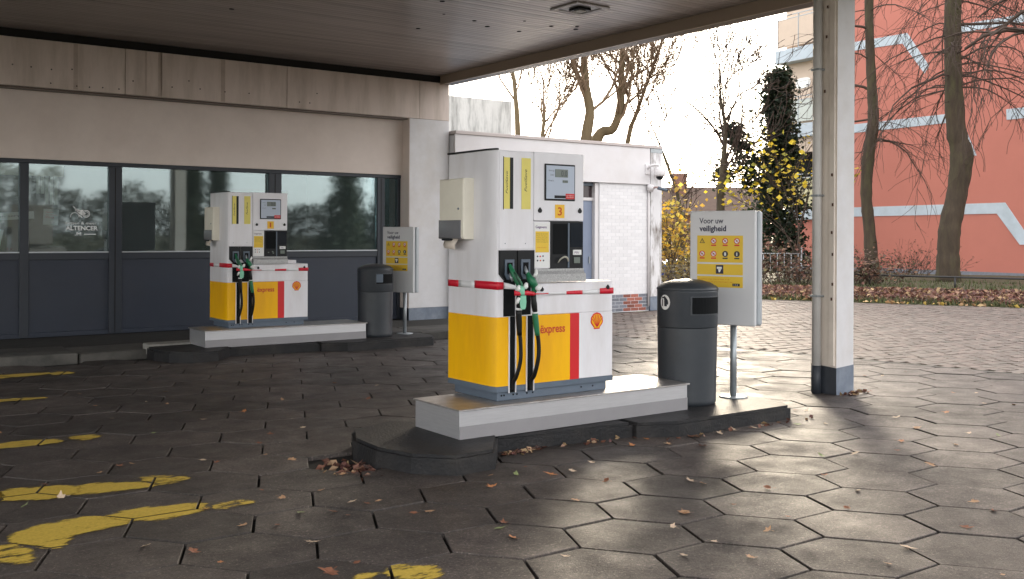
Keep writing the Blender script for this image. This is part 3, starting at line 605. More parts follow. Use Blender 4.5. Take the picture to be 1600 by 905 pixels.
    tg = plate_xz('plastic_tag', PGREEN, [(x - .095, z) for x, z in [(0.196, 0.795), (0.192, 0.745), (0.200, 0.705), (0.212, 0.696), (0.238, 0.698), (0.246, 0.715), (0.250, 0.75), (0.246, 0.80)]], -0.150, 0.006, nz)
    n2 = tb('nozzle', GREEN, [(0.262, -0.055, 0.965), (0.285, -0.085, 0.925), (0.312, -0.10, 0.892), (0.330, -0.10, 0.858), (0.322, -0.095, 0.815)], [.015, .028, .034, .030, .02], 8, t, sub=4, sx=0.9)
    tb('nozzle_spout', GALV, [(0.240, -0.025, 1.01), (0.252, -0.05, 0.98), (0.268, -0.065, 0.95)], [.011, .013, .014], 8, n2)
    tb('nozzle_guard', PAPER, [(0.325, -0.12, 0.935), (0.345, -0.125, 0.965), (0.345, -0.11, 0.995)], [.012, .014, .006], 8, n2, sub=2)
    tb('cable_tie', PAPER, [(0.345, -0.12, 0.842), (0.362, -0.13, 0.850), (0.385, -0.12, 0.858)], [.018, .024, .014], 8, n2, sub=2)
    h1 = tb('hose', RUB, [(0.205, -0.125, 0.80), (0.195, -0.12, 0.74), (0.185, -0.10, 0.66), (0.190, -0.09, 0.55), (0.203, -0.09, 0.42), (0.200, -0.085, 0.30), (0.165, -0.06, 0.19), (0.138, -0.025, 0.14), (0.132, -0.016, 0.075)], .0155, 10, t, sub=5)
    tb('hose_sleeve', RUB, [(0.180, -0.10, 0.69), (0.186, -0.095, 0.60), (0.192, -0.092, 0.50)], [.024, .024, .019], 10, h1, sub=3); tb('hose_ring', PAPER, [(0.184, -0.103, 0.688), (0.184, -0.103, 0.705)], .025, 10, h1)
    h2 = tb('hose', RUB, [(0.322, -0.095, 0.83), (0.330, -0.10, 0.75), (0.338, -0.10, 0.66), (0.352, -0.10, 0.55), (0.372, -0.10, 0.42), (0.368, -0.095, 0.31), (0.335, -0.065, 0.19), (0.304, -0.025, 0.14), (0.300, -0.016, 0.068)], .0165, 10, t, sub=5)
    tb('hose_sleeve', GREEN, [(0.334, -0.102, 0.660), (0.345, -0.102, 0.58), (0.360, -0.102, 0.492)], [.023, .024, .020], 10, h2, sub=3); tb('hose_ring', PAPER, [(0.3335, -0.102, 0.658), (0.3325, -0.102, 0.668)], .024, 10, h2)
    tb('hose_neck', RUB, [(0.318, -0.095, 0.80), (0.326, -0.10, 0.73), (0.334, -0.10, 0.675)], [.019, .024, .021], 10, h2, sub=3)
    # lettering and emblem
    text('brand_text', '\u00ebxpress', mat('express_red', (0.55, 0.05, 0.01), 0.5), 0.400, 0.470, w=0.245, h=0.082, y=-0.0025, parent=t, bold=0.02)
    shell_logo(t, 0.974, 0.560, 0.128, 0.128, -0.0022)
    return t

def tape(loc, s, label):
    """red and white barrier tape round one pump: ribbon strip pieces"""
    t = thing('barrier_tape', label, 'barrier tape', loc, 0, 'barrier tape round the pumps')
    path = []   # (x, y, ztop, zbot, colour) in pump coordinates
    def seg(pts, m, sub=4):
        P = []
        for i in range(len(pts) - 1):
            for k in range(sub): u = k / sub; P.append(tuple(pts[i][j] * (1 - u) + pts[i + 1][j] * u for j in range(4)))
        P.append(pts[-1]); V, F = [], []
        P = [(x + 0.70 * min(0, y + 0.012), y, a, b) for x, y, a, b in P]
        for i, (x, y, a, b) in enumerate(P):
            wv = 0.0015 * math.sin(i * 2.1); V += [(x, y + wv, a), (x, y + wv - 0.001, (a + b) / 2), (x, y + wv, b)]
        for i in range(len(P) - 1):
            for k in (0, 1): F.append((i * 3 + k, i * 3 + k + 1, i * 3 + k + 4, i * 3 + k + 3))
        me = py_mesh('tape_strip', V, F, True); o = link('tape_strip', me, m, t); md = o.modifiers.new('thick', 'SOLIDIFY'); md.thickness = 0.0008; return o
    x0 = -0.034
    seg([(x0, 0.645, .893, .842), (x0, 0.49, .893, .840)], TAPER); seg([(x0, 0.49, .893, .840), (x0, 0.265, .895, .842)], TAPEW)
    seg([(x0, 0.265, .900, .842), (x0, 0.15, .900, .840), (-0.025, 0.06, .900, .840), (-0.008, -0.008, .898, .838), (0.045, -0.012, .895, .842)], TAPER)
    seg([(0.045, -0.012, .893, .845), (0.10, -0.06, .885, .845), (0.155, -0.11, .872, .845)], TAPEW)
    seg([(0.14, -0.13, .838, .800), (0.21, -0.152, .822, .800), (0.255, -0.135, .835, .800), (0.33, -0.12, .820, .795)], TAPER)
    seg([(0.33, -0.12, .812, .800), (0.40, -0.08, .806, .798), (0.467, -0.05, .806, .796)], TAPER); seg([(0.467, -0.05, .806, .796), (0.56, -0.025, .805, .790), (0.648, -0.012, .808, .786)], TAPEW)
    seg([(0.648, -0.012, .809, .785), (0.74, -0.008, .812, .783), (0.818, -0.006, .812, .780)], TAPER); seg([(0.818, -0.006, .812, .780), (1.001, -0.006, .818, .778)], TAPEW)
    seg([(1.001, -0.006, .822, .778), (1.10, -0.005, .824, .776), (1.147, -0.005, .824, .776), (1.148, 0.06, .826, .778)], TAPER); seg([(1.148, 0.06, .826, .778), (1.148, 0.62, .86, .81)], TAPEW)
    return t

def dispenser(loc, label):
    t = thing('towel_dispenser', label, 'towel dispenser', loc, 0, 'paper towel dispensers on the pump sides')
    # local: back at x=0, projecting to -x; y along the pump side; z up
    def shell(name, m, z0, z1, xd, y0, y1, bev=0.02):
        bm = bmesh.new(); add_box(bm, -xd, 0, y0, y1, z0, z1); 
        es = [e for e in bm.edges if all(v.co.x < -xd * 0.5 for v in e.verts)]
        bmesh.ops.bevel(bm, geom=es, offset=bev, segments=4, affect='EDGES', profile=0.5); me = bm_mesh(bm, name)
        me.shade_smooth(); me.set_sharp_from_angle(angle=R(35)); return link(name, me, m, t)
    shell('cover', CREAMP, 0.0, 0.47, 0.095, 0.0, 0.355)
    w_ = shell('refill_window', SMOKE, 0.002, 0.150, 0.101, 0.03, 0.357, 0.015)
    disc = lathe('lock', GREY, [(0.0, 0), (0.009, 0), (0.009, .004), (0.0, .005)], 10, t); disc.location = (-0.095, 0.07, 0.235); disc.rotation_euler = (0, R(-90), 0)
    box('paper_slot', BLACK, -0.105, -0.03, 0.17, 0.30, -0.012, 0.003, t, bev=0.004)
    V = [(-0.08, 0.10, 0.0), (-0.08, 0.29, 0.0), (-0.10, 0.11, -0.04), (-0.10, 0.28, -0.045), (-0.095, 0.12, -0.08), (-0.105, 0.25, -0.07)]
    o = link('paper_towel', py_mesh('paper_towel', V, [(0, 1, 3, 2), (2, 3, 5, 4)], True), mat('towel_paper', (0.66, 0.58, 0.50), 0.8), t); md = o.modifiers.new('thick', 'SOLIDIFY'); md.thickness = 0.004
    return t

def plinth(loc, label):
    t = thing('pump_plinth', label, 'pump plinth', loc, 0, 'metal plinths under the pumps')
    L_, W_ = 2.30, 0.62
    box('plinth_box', STEEL, 0, L_, 0, W_, 0, 0.215, t, bev=0.003)
    box('plinth_lower_tone', mat('plinth_lower_grey', (0.30, 0.29, 0.30), 0.5, metal=0.3, var=0.08), -0.002, L_ + .001, -0.003, 0.0, 0.002, 0.105, t)  # darker sheet: contrast with the bright reflection above put into colour
    box('tread_plate', STEELT, -0.015, L_ + 0.015, -0.018, W_ + 0.01, 0.215, 0.228, t, bev=0.002)
    return t

P3 = (4.31, 6.12, 0.348)
plinth((3.90, 6.005, 0.119), 'near brushed metal plinth under pump 3 with one end over the kerb nose')
plinth((4.36, 12.70, 0.119), 'far brushed metal plinth under pump 1 before the blue grey wall')
pump(P3, '3', 'large near fuel pump numbered 3 in white, yellow and red')
P1 = (4.735, 12.90, 0.345)
pp1 = pump(P1, '1', 'distant fuel pump numbered 1 in front of the dark shop windows')
pp1.scale = (0.985, 0.985, 0.955)
tape(P3, 1, 'red and white barrier tape wound round pump 3 and its nozzles')
tape(P1, 1, 'red and white barrier tape wound round the distant pump 1').scale = (0.985, 0.985, 0.955)
dispenser((4.28, 6.12 + 0.285, 0.348 + 1.215), 'large near cream towel dispenser with paper hanging out below its grey window')
dispenser((4.705, 12.90 + 0.272, 0.345 + 1.160), 'small distant towel dispenser fixed to the side of the pump before the shop windows').scale = (0.955, 0.955, 0.955)

# ---- bins
def bin_(loc, rz, label, sticker=True, hood=False):
    t = thing('litter_bin', label, 'litter bin', loc, rz, 'grey litter bins on the islands')
    r = 0.262
    lathe('bin_body', BIN, [(r * 0.93, 0), (r * 0.97, 0.03), (r * 0.965, 0.05), (r * 0.985, 0.4), (r * 1.0, 0.668), (r * 1.0, 0.672)], 40, t)
    lathe('bin_hood', BIN, [(r * 1.0, 0.676), (r * 1.012, 0.684), (r * 1.015, 0.98), (r * 1.02, 0.985), (r * 1.02, 1.0)], 40, t)
    lathe('bin_lid', BIN, [(r * 1.03, 1.0), (r * 1.04, 1.008), (r * 0.99, 1.028), (r * 0.78, 1.062), (r * 0.45, 1.085), (r * 0.08, 1.094), (0.001, 1.095)], 40, t)
    # opening: dark curved panel in a frame, facing local -y
    def patch(name, m, a0, a1, z0, z1, rr, th=0.006):
        n = 10; V, F = [], []
        for i in range(n + 1):
            a = R(a0 + (a1 - a0) * i / n)
            for q in (rr, rr - th): V += [(q * math.sin(a), -q * math.cos(a), z0), (q * math.sin(a), -q * math.cos(a), z1)]
        for i in range(n):
            b = i * 4; F += [(b, b + 4, b + 5, b + 1), (b + 1, b + 5, b + 7, b + 3), (b + 2, b + 3, b + 7, b + 6), (b, b + 2, b + 6, b + 4)]
        F += [(0, 1, 3, 2), (n * 4, n * 4 + 2, n * 4 + 3, n * 4 + 1)]
        bm = bmesh.new(); vs = [bm.verts.new(v) for v in V]; [bm.faces.new([vs[i] for i in f]) for f in F]; return link(name, bm_mesh(bm, name), m, t)
    patch('opening_frame', BIN, -36, 36, 0.79, 0.952, r * 1.035, 0.02); op = patch('opening', MATTE, -33, 33, 0.80, 0.942, r * 1.039)
    if hood: patch('opening_flap', GREY, -33, -12, 0.82, 0.94, r * 1.047)
    if sticker:
        n = 20; V = []
        def cyl(x, z, q=1.022): a = R(-88) + x / r; return (r * q * math.sin(a), -r * q * math.cos(a), z)
        st = link('pictogram', py_mesh('pictogram', [cyl(0.058 * math.cos(2 * math.pi * k / n), 0.895 + 0.066 * math.sin(2 * math.pi * k / n)) for k in range(n)], [tuple(range(n))]), PAPER, t)
        for poly in ([(-.006, .86), (.024, .86), (.026, .905), (-.008, .905)], [(-.036, .86), (-.024, .86), (-.024, .92), (-.036, .92)], [(-.036, .925), (-.010, .93), (-.012, .942), (-.036, .94)], [(-.002, .912), (.02, .912), (.02, .925), (-.002, .925)]):
            link('pictogram_shape', py_mesh('pictogram_shape', [cyl(x, z, 1.026) for x, z in poly], [(0, 1, 2, 3)]), DARKT, st)
    return t
bin_((6.47, 6.27, 0.122), R(-4), 'large grey litter bin with round white pictogram beside pump 3')
bin_((6.93, 12.93, 0.122), R(8), 'distant grey litter bin beside pump 1', sticker=False, hood=True).scale = (0.97, 0.97, 0.96)

# ---- safety signs
def safety_sign(loc, label, full=True):
    t = thing('safety_sign', label, 'safety sign', loc, R(-70), 'safety signs beside the litter bins')
    # local x runs along the board towards the camera side right edge, front faces local -y
    lathe('post', GALV, [(0.030, 0), (0.030, 0.70)], 14, t, (0.0, 0.05, 0)); lathe('base_plate', GALV, [(0.13, 0), (0.13, 0.008), (0.12, 0.011)], 20, t, (0.0, 0.05, 0))
    b = bmesh.new(); add_box(b, -0.40, 0.235, -0.03, 0.015, 0.66, 1.705, 0.012, 2); link('board', bm_mesh(b, 'board'), SIGNW, t)
    b = bmesh.new(); add_box(b, -0.385, 0.262, 0.018, 0.085, 0.665, 1.70, 0.02, 3); link('board_back', bm_mesh(b, 'board_back'), SIGNE, t)
    y = -0.0315
    text('heading', 'Voor uw', NAVY, -0.305, 1.588, w=0.235, h=0.052, y=y, parent=t, bold=0.012); text('heading', 'veiligheid', NAVY, -0.305, 1.500, w=0.262, h=0.070, y=y, parent=t, bold=0.028)
    for z0, z1 in ((1.232, 1.478), (1.118, 1.216), (1.004, 1.104)):
        pnl = box('sign_field', STICK, -0.325, 0.118, y - 0.001, y + 0.0014, z0, z1, t)
        if z0 > 1.2:
            for i in range(4):
                for j in range(2):
                    cx, cz = -0.275 + i * 0.112, 1.428 - j * 0.118
                    if i == 0 and j == 0:
                        plate_xz('warning_triangle', DARKT, [(cx - .026, cz - .02), (cx + .026, cz - .02), (cx, cz + .026)], y - 0.0022, 0.001, pnl); plate_xz('warning_fill', STICK, [(cx - .017, cz - .015), (cx + .017, cz - .015), (cx, cz + .014)], y - 0.0034, 0.001, pnl); box('warning_stroke', DARKT, cx - .0025, cx + .0025, y - .0044, y - .0036, cz - .010, cz + .004, pnl)
                    elif j == 1 and i >= 2:
                        disc_xz('mandatory_disc', DARKT, cx, cz, 0.028, y - 0.0022, 0.001, pnl)
                        box('mandatory_figure', PAPER, cx - (.009 if i == 2 else .005), cx + (.009 if i == 2 else .005), y - .0034, y - .0024, cz - .016, cz + .014, pnl, bev=0.0)
                        box('caption_bar', DARKT, cx - .024, cx + .024, y - .0022, y - .0012, cz - .046, cz - .034, pnl)
                    else:
                        disc_xz('prohibition_disc', PAPER, cx, cz, 0.023, y - 0.0022, 0.001, pnl); ring_xz('prohibition_ring', RED, cx, cz, 0.021, 0.028, y - 0.0028, 0.0012, pnl)
                        s = 0.02 * 0.707; plate_xz('prohibition_bar', RED, [(cx - s, cz + s + .004), (cx - s - .003, cz + s - .001), (cx + s, cz - s - .004), (cx + s + .003, cz - s + .001)], y - 0.0044, 0.001, pnl)
                        box('prohibition_figure', DARKT, cx - .008, cx + .006, y - .0034, y - .0026, cz - .006, cz + .007, pnl); box('caption_bar', RED, cx - .024, cx + .024, y - .0022, y - .0012, cz - .046, cz - .034, pnl)
        elif z0 > 1.1:
            cm = box('camera_symbol', NAVY, -0.14, -0.068, y - 0.0022, y - 0.0012, 1.128, 1.208, pnl); box('camera_shape', PAPER, -0.130, -0.082, y - .0034, y - .0024, 1.172, 1.192, cm); plate_xz('camera_shape', PAPER, [(-0.112, 1.142), (-0.100, 1.142), (-0.088, 1.170), (-0.118, 1.170)], y - .0034, .001, cm)
        else:
            text('small_print', 'In geval van nood bel 112', ORNG, -0.31, 1.070, w=0.30, h=0.012, y=y - 0.0022, parent=pnl); text('small_print', 'Volg altijd de aanwijzingen op', ORNG, -0.31, 1.048, w=0.33, h=0.010, y=y - 0.0022, parent=pnl)
            k = box('notice_tag', DARKT, 0.02, 0.090, y - .0022, y - .0012, 1.018, 1.042, pnl); text('tag_text', '112', PAPER, 0.034, 1.024, w=0.04, h=0.012, y=y - .0034, parent=k)
    return t
safety_sign((6.99, 6.22, 0.122), 'large white sign reading Voor uw veiligheid on a post behind the near litter bin')
safety_sign((7.40, 12.95, 0.122), 'distant small white and yellow safety sign beside the far litter bin').scale = (0.94, 0.94, 0.93)

# ================================================================== CANOPY
can = thing('canopy', 'large flat forecourt roof of brown grey metal slats over the pumps', 'canopy', (0, 0, 4.5))
nS = int((15.70 - 1.6) / 0.1)
bm = bmesh.new(); add_box(bm, -8, 9.72, -0.046, 0.046, 0.0, 0.02, 0.006); sm_ = bm_mesh(bm, 'soffit_slat'); sm_.materials.append(SOFF)
for i in range(nS): link('soffit_slat', sm_, None, can, (0, 1.65 + i * 0.1, rnd.uniform(-0.0012, 0.0012)))
box('roof_slab', DARK, -8, 9.75, 1.6, 15.9, 0.045, 0.35, can)
box('edge_lip', EDGE, 9.72, 9.95, 1.5, 15.62, -0.155, -0.03, can, bev=0.006); box('edge_fascia', EDGE, 9.80, 9.97, 1.5, 15.9, -0.028, 0.42, can, bev=0.006); box('edge_trim', mat('trim_light', (0.45, 0.36, 0.28), 0.35, metal=0.4), 9.685, 9.715, 1.5, 15.62, -0.165, 0.0, can, bev=0.004)
box('edge_fascia', EDGE, -8, 9.78, 1.42, 1.58, -0.1, 0.42, can)
box('gap_shade_filler', DARK, -8, 9.79, 15.66, 15.9, -0.13, 0.04, can)  # near-black filler puts the shade of the gap into the colour
lt = thing('canopy_light', 'square recessed light fitting in the canopy ceiling', 'ceiling light', (8.20, 9.85, 4.497))
b = bmesh.new()
for a0, a1, b0, b1 in ((-.27, .27, -.27, -.20), (-.27, .27, .20, .27), (-.27, -.20, -.199, .199), (.20, .27, -.199, .199)): add_box(b, a0, a1, b0, b1, -0.016, 0.0, 0.003)
link('light_frame', bm_mesh(b, 'light_frame'), mat('fitting_white', (0.55, 0.53, 0.52), 0.45), lt); box('light_lens', mat('fitting_grey', (0.22, 0.21, 0.20), 0.3), -.198, .198, -.198, .198, -0.008, 0.0, lt); b = bmesh.new(); add_box(b, -.11, .11, -.11, .11, -0.035, -0.009, 0.02); link('light_housing', bm_mesh(b, 'light_housing'), BLACK, lt); box('light_reflector', PAPER, -.06, .06, -.06, .06, -0.05, -0.036, lt, bev=0.01)
for x_, y_ in ((4.65, 12.6), (7.0, 11.2), (7.9, 11.5), (8.1, 10.9), (8.6, 10.95), (8.9, 10.75), (7.55, 11.3), (9.0, 10.9), (8.45, 11.5), (6.6, 10.6), (7.2, 12.2)):
    r_ = rnd.uniform(.018, .04); o = lathe('soffit_hole', DARK, [(r_, 0), (r_, 0.004)], 10, can, (x_, y_, -0.006))

def column(loc, label, rz=0):
    t = thing('canopy_column', label, 'column', loc, rz, 'square columns carrying the canopy edge')
    CB = mat('column_warm_shade', (0.72, 0.64, 0.56), 0.55, var=0.06, vs=3, var2=((0.40, 0.33, 0.27), 0.5), v2s=2.2, stretch=(1, 1, 0.5))  # left face: warm shade and ground bounce put into the paint colour
    cw, cl = 0.28, 0.30
    V = [(0, 0, .27), (cw, 0, .27), (cw, cl, .27), (0, cl, .27), (0, 0, 4.47), (cw, 0, 4.47), (cw, cl, 4.47), (0, cl, 4.47)]
    me = py_mesh('shaft', V, [(0, 1, 5, 4), (1, 2, 6, 5), (2, 3, 7, 6), (3, 0, 4, 7), (4, 5, 6, 7), (0, 3, 2, 1)], mi=[0, 0, 0, 1, 0, 0]); link('shaft', me, [COLW, CB], t)
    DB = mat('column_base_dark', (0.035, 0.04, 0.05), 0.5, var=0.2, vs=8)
    me = py_mesh('painted_base', [(x - .003 if x == 0 else x + .003, y - .003 if y == 0 else y + .003, z) for x, y, z in [(0, 0, 0), (cw, 0, 0), (cw, cl, 0), (0, cl, 0), (0, 0, .272), (cw, 0, .29), (cw, cl, .27), (0, cl, .29)]], [(0, 1, 5, 4), (1, 2, 6, 5), (2, 3, 7, 6), (3, 0, 4, 7), (4, 5, 6, 7), (0, 3, 2, 1)], mi=[0, 0, 0, 1, 0, 0]); link('painted_base', me, [GBASE, DB], t)  # left face darker, continuing the painted shade of the shaft
    pp = tube('drainpipe', mat('pipe_grey', (0.60, 0.58, 0.55), 0.5, var=0.08, vs=4), [(-0.052, 0.20, 0.285), (-0.052, 0.20, 4.47)], 0.045, 14, t); tube('pipe_base', DB, [(-0.052, 0.20, 0.0), (-0.052, 0.20, 0.285)], 0.048, 14, pp)
    for z in (0.98, 2.0, 3.28, 4.1): box('pipe_clip', GALV, -0.102, 0.0, 0.15, 0.25, z, z + 0.02, pp, bev=0.003)
    box('conduit', CB, -0.028, 0.0, 0.015, 0.075, 0.29, 4.47, t, bev=0.003)
    for z, yy in ((3.05, .12), (3.9, .09), (1.9, .02), (1.62, .03), (1.40, .02), (1.1, .02), (.95, .03), (3.6, .1), (2.2, .03)): box('paint_chip', mat('rust', (0.08, 0.035, 0.02), 0.9), -0.0335, -0.0285, yy, yy + .018, z, z + .03, t)
    return t
column((8.545, 6.225, 0), 'white square column with grey drainpipe and dark painted foot right of the sign')

# ================================================================== STATION BUILDING
bd = thing('shop_building', 'long flat shop with dark window row and pale fascia under the canopy', 'building', (0, 16.0, 0))
for a, b_ in ((-8, -3.6), (-3.6, 0.6), (0.6, 4.13), (4.13, 6.72), (6.72, 9.27), (9.27, 9.90)): box('fascia_panel', PANELW, a + .004, b_ - .004, -0.36, -0.22, 3.69, 4.375, bd, bev=0.003)
for px_, z_ in ((12, 3.98), (38, 3.97), (67, 3.96), (97, 3.99), (66, 3.76), (104, 3.75), (123, 3.75), (143, 3.76), (168, 3.76), (253, 3.86), (300, 3.87), (343, 3.86), (386, 3.87), (281, 3.98), (190, 3.9), (480, 3.80), (500, 3.80), (514, 3.97)):
    disc_xz('fixing_hole', DARK, 2.478 + px_ * 0.0093, z_, 0.011, -0.3625, 0.003, bd, 8)
for x_, w_ in ((4.42, .03), (4.62, .05), (4.66, .02), (3.4, .06), (5.6, .07)): box('drip_stain', mat('drip_mark', (0.50, 0.41, 0.35), 0.7, var=0.2, vs=5), x_, x_ + w_, -0.3612, -0.3605, 3.70, 4.37, bd)
box('fascia_core', DARK, -8, 9.88, -0.22, 0.0, 3.70, 4.36, bd)
box('wall_band', PLAST, -8, 9.06, -0.10, 0.12, 2.672, 3.688, bd); box('shadow_strip', EDGE, -8, 9.06, -0.30, -0.101, 3.665, 3.689, bd)  # shadow line under the fascia put in as a dark brown strip
cb = box('corner_pier', COLW, 9.065, 9.90, -0.36, 0.30, 0.27, 3.686, bd, bev=0.004); box('pier_side', PLAST, 9.058, 9.0645, -0.355, 0.0, 0.27, 3.68, bd)
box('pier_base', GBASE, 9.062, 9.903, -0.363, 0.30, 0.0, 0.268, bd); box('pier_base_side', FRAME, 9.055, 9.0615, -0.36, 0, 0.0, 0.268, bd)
box('head_frame', FRAME, -8, 9.06, -0.06, 0.04, 2.612, 2.671, bd, bev=0.003)
mull = [(-8, -7.8), (-5.2, -5.05), (-2.4, -2.25), (0.35, 0.5), (1.35, 1.45), (2.745, 2.865), (3.985, 4.175), (6.545, 6.765), (8.59, 8.735), (9.0, 9.055)]
for a, b_ in mull: box('mullion', FRAME, a, b_, -0.05, 0.05, 0.06, 2.611, bd, bev=0.004); 
for a in (4.075, 6.65, 8.66): box('mullion_groove', DARK, a - .006, a + .006, -0.053, -0.045, 0.08, 2.60, bd)
for (a, a1), (b_, b1) in zip(mull, mull[1:]):
    hw = (b_ - a1) / 2 - .001; wn = box('window_pane', WGLASS, -hw, hw, -0.003, 0.003, 1.315, 2.611, bd); wn.location = ((a1 + b_) / 2, 0.003, 0); wn.rotation_euler = (0, 0, R(1.6 if 4 < a1 < 5 else 0.3))
    box('sill', SILL, a1 + .001, b_ - .001, -0.045, -0.005, 1.300, 1.318, bd, bev=0.002)
    box('lower_rail', FRAME, a1 + .001, b_ - .001, -0.04, 0.03, 1.20, 1.299, bd, bev=0.003)
    box('lower_panel', DGREY, a1 + .001, b_ - .001, -0.012, 0.02, 0.13, 1.199, bd); box('bottom_rail', DGREY, a1 + .001, b_ - .001, -0.035, 0.03, 0.06, 0.129, bd, bev=0.003)
box('roof', EDGE, -8, 9.9, 0.13, 8.0, 3.2, 3.35, bd)
INT = mat('interior_wall', (0.05, 0.055, 0.055), 0.9, var=0.1); box('interior_back_wall', INT, -8, 9.9, 5.0, 5.1, 0, 3.19, bd); box('interior_floor', INT, -8, 9.9, 0.06, 4.99, 0.0, 0.05, bd); box('interior_side_wall', INT, 9.5, 9.9, 0.31, 4.99, 0.051, 3.19, bd); box('interior_ceiling', INT, -8, 9.49, 0.13, 4.99, 2.9, 3.19, bd)
box('interior_pier', mat('interior_brown', (0.10, 0.08, 0.07), 0.9, var=0.1), 1.0, 3.45, 1.2, 1.3, 0.051, 2.89, bd)
# things behind the glass
vb = thing('mirrored_facade', 'cream stand-in for a pale building mirrored in the leftmost shop windows', 'blind', (2.5, 16.12, 1.98))  # added cream board and strips stand in for a building's reflection
box('mirrored_board', mat('mirrored_cream', (0.82, 0.72, 0.52), 0.6, var=0.04), -1.5, 0.87, 0.0, 0.06, 0.46, 0.62, vb)
for k in range(5): box('mirrored_strip', mat('mirrored_strip_cream', (0.62, 0.60, 0.50), 0.7, var=0.08), 0.50 + k * 0.062, 0.545 + k * 0.062, 0.02, 0.03, 0.04 if k > 1 else 0.2, 0.458, vb)
o = box('poster', PAPER, 0, 0.21, 0, 0.004, 0, 0.235, None); o.location = (3.08, 16.09, 1.72); o.rotation_euler = (0, R(3), 0); tag(o, 'small white poster with red scrawl stuck behind the second window', 'poster')
for k, (q, ln) in enumerate(((0.17, 0.10), (0.135, .15), (0.10, .12))): text('poster_print', ('open', 'tijden', 'ma-za')[k], RED, 0.03, q, w=ln, h=0.024, y=-0.003, parent=o)
text('poster_print', 'uur', DARKT, 0.09, 0.03, w=0.09, h=0.02, y=-0.003, parent=o)
o = box('paper_banner', PAPER, 0, 0.95, 0, 0.004, 0, 0.11, None); o.location = (2.02, 16.10, 1.74); o.rotation_euler = (0, R(-4), 0); tag(o, 'long white paper banner behind the leftmost windows', 'banner'); text('banner_print', 'fietsen en service', DARKT, 0.2, 0.04, w=0.66, h=0.035, y=-0.003, parent=o)
o = box('folder', PAPER, 0, 0.10, 0, 0.01, 0, 0.28, None); o.location = (2.42, 16.2, 1.38); o.rotation_euler = (0, R(12), 0); tag(o, 'white folder leaning behind the leftmost window', 'folder')
# decal on the glass: bicycle emblem and shop lettering
dc = thing('window_decal', 'white bicycle emblem and lettering on the second shop window', 'decal', (0, 15.975, 0)); DEC = mat('decal_white', (0.95, 0.97, 0.97), 0.5)
ring_xz('wheel_rim', DEC, 3.66, 1.885, 0.046, 0.056, -0.001, 0.002, dc); ring_xz('wheel_rim', DEC, 3.66, 1.885, 0.028, 0.034, -0.001, 0.002, dc); 
for k in range(10): a = k * math.pi / 5; plate_xz('wheel_spoke', DEC, [(3.66 + .03 * math.cos(a - .08), 1.885 + .03 * math.sin(a - .08)), (3.66 + .05 * math.cos(a - .05), 1.885 + .05 * math.sin(a - .05)), (3.66 + .05 * math.cos(a + .05), 1.885 + .05 * math.sin(a + .05)), (3.66 + .03 * math.cos(a + .08), 1.885 + .03 * math.sin(a + .08))], -0.001, .002, dc)
b = [(3.50 + .065 * math.cos(a), 1.84 + .065 * math.sin(a)) for a in [R(-10 + 200 * k / 14) for k in range(15)]]; b2 = [(3.50 + .055 * math.cos(a), 1.84 + .055 * math.sin(a)) for a in [R(190 - 200 * k / 14) for k in range(15)]]; plate_xz('wheel_arc', DEC, b + b2, -0.001, .002, dc)
for p in ([(3.47, 2.0), (3.48, 2.0), (3.56, 1.90), (3.55, 1.89)], [(3.52, 1.935), (3.62, 1.945), (3.62, 1.93), (3.53, 1.915)], [(3.54, 1.90), (3.60, 1.86), (3.66, 1.885), (3.60, 1.93)], [(3.56, 1.86), (3.57, 1.87), (3.61, 1.83), (3.60, 1.82)], [(3.50, 1.96), (3.56, 1.95), (3.57, 1.93), (3.51, 1.925)]): plate_xz('frame_stroke', DEC, p, -0.001, .002, dc)
text('decal_text', 'fietsen & meer', DEC, 3.37, 1.725, w=0.44, h=0.04, y=-0.001, parent=dc); text('decal_text', 'ALTENCER', DEC, 3.37, 1.635, w=0.46, h=0.068, y=-0.001, parent=dc, bold=0.03); text('decal_text', '.M', DEC, 3.50, 1.560, w=0.09, h=0.045, y=-0.001, parent=dc, bold=0.03)
box('decal_bar', DEC, 3.63, 3.80, -0.001, 0.001, 1.572, 1.584, dc)

# ================================================================== ANNEX
an = thing('annex_building', 'low white painted brick annex with a flat roof right of the shop', 'building', (0, 15.5, 0))
box('wall_core', WMORT, 9.91, 12.45, 0.004, 6, 0, 3.42, an); box('wall_core', WMORT, 13.44, 15.10, -0.0015, 6, 0, 3.42, an); box('wall_core', WMORT, 12.451, 13.439, 0.25, 6, 0, 3.42, an)
box('plain_wall', WCLAD, 9.92, 12.44, -0.006, 0.003, 0.30, 2.66, an)
box('fascia_board', WCLAD, 9.91, 14.81, -0.05, 0.0, 2.672, 3.44, an, bev=0.003); box('roof_edge_trim', mat('trim_beige', (0.50, 0.44, 0.42), 0.5), 9.91, 15.17, -0.075, 0.3, 3.442, 3.505, an, bev=0.004); box('roof_deck', GREY, 9.95, 15.08, 0.31, 6, 3.43, 3.46, an); box('end_fascia', WCLAD, 15.101, 15.16, 0.3, 6, 2.7, 3.44, an)
box('door_leaf', DOORB, 12.53, 13.33, 0.10, 0.14, 0.05, 2.30, an, bev=0.003); box('door_frame', WCLAD, 13.34, 13.438, 0.02, 0.24, 0.0, 2.66, an); box('door_frame', WCLAD, 12.452, 12.52, 0.02, 0.24, 0.0, 2.66, an); box('door_transom', WCLAD, 12.521, 13.339, 0.08, 0.18, 2.301, 2.36, an); box('transom_pane', mat('dark_pane', (0.05, 0.035, 0.04), 0.15), 12.521, 13.339, 0.12, 0.13, 2.361, 2.60, an); box('transom_head', GREY, 12.521, 13.339, 0.08, 0.18, 2.601, 2.66, an)
box('door_handle', GALV, 13.24, 13.26, 0.07, 0.10, 1.02, 1.16, an)
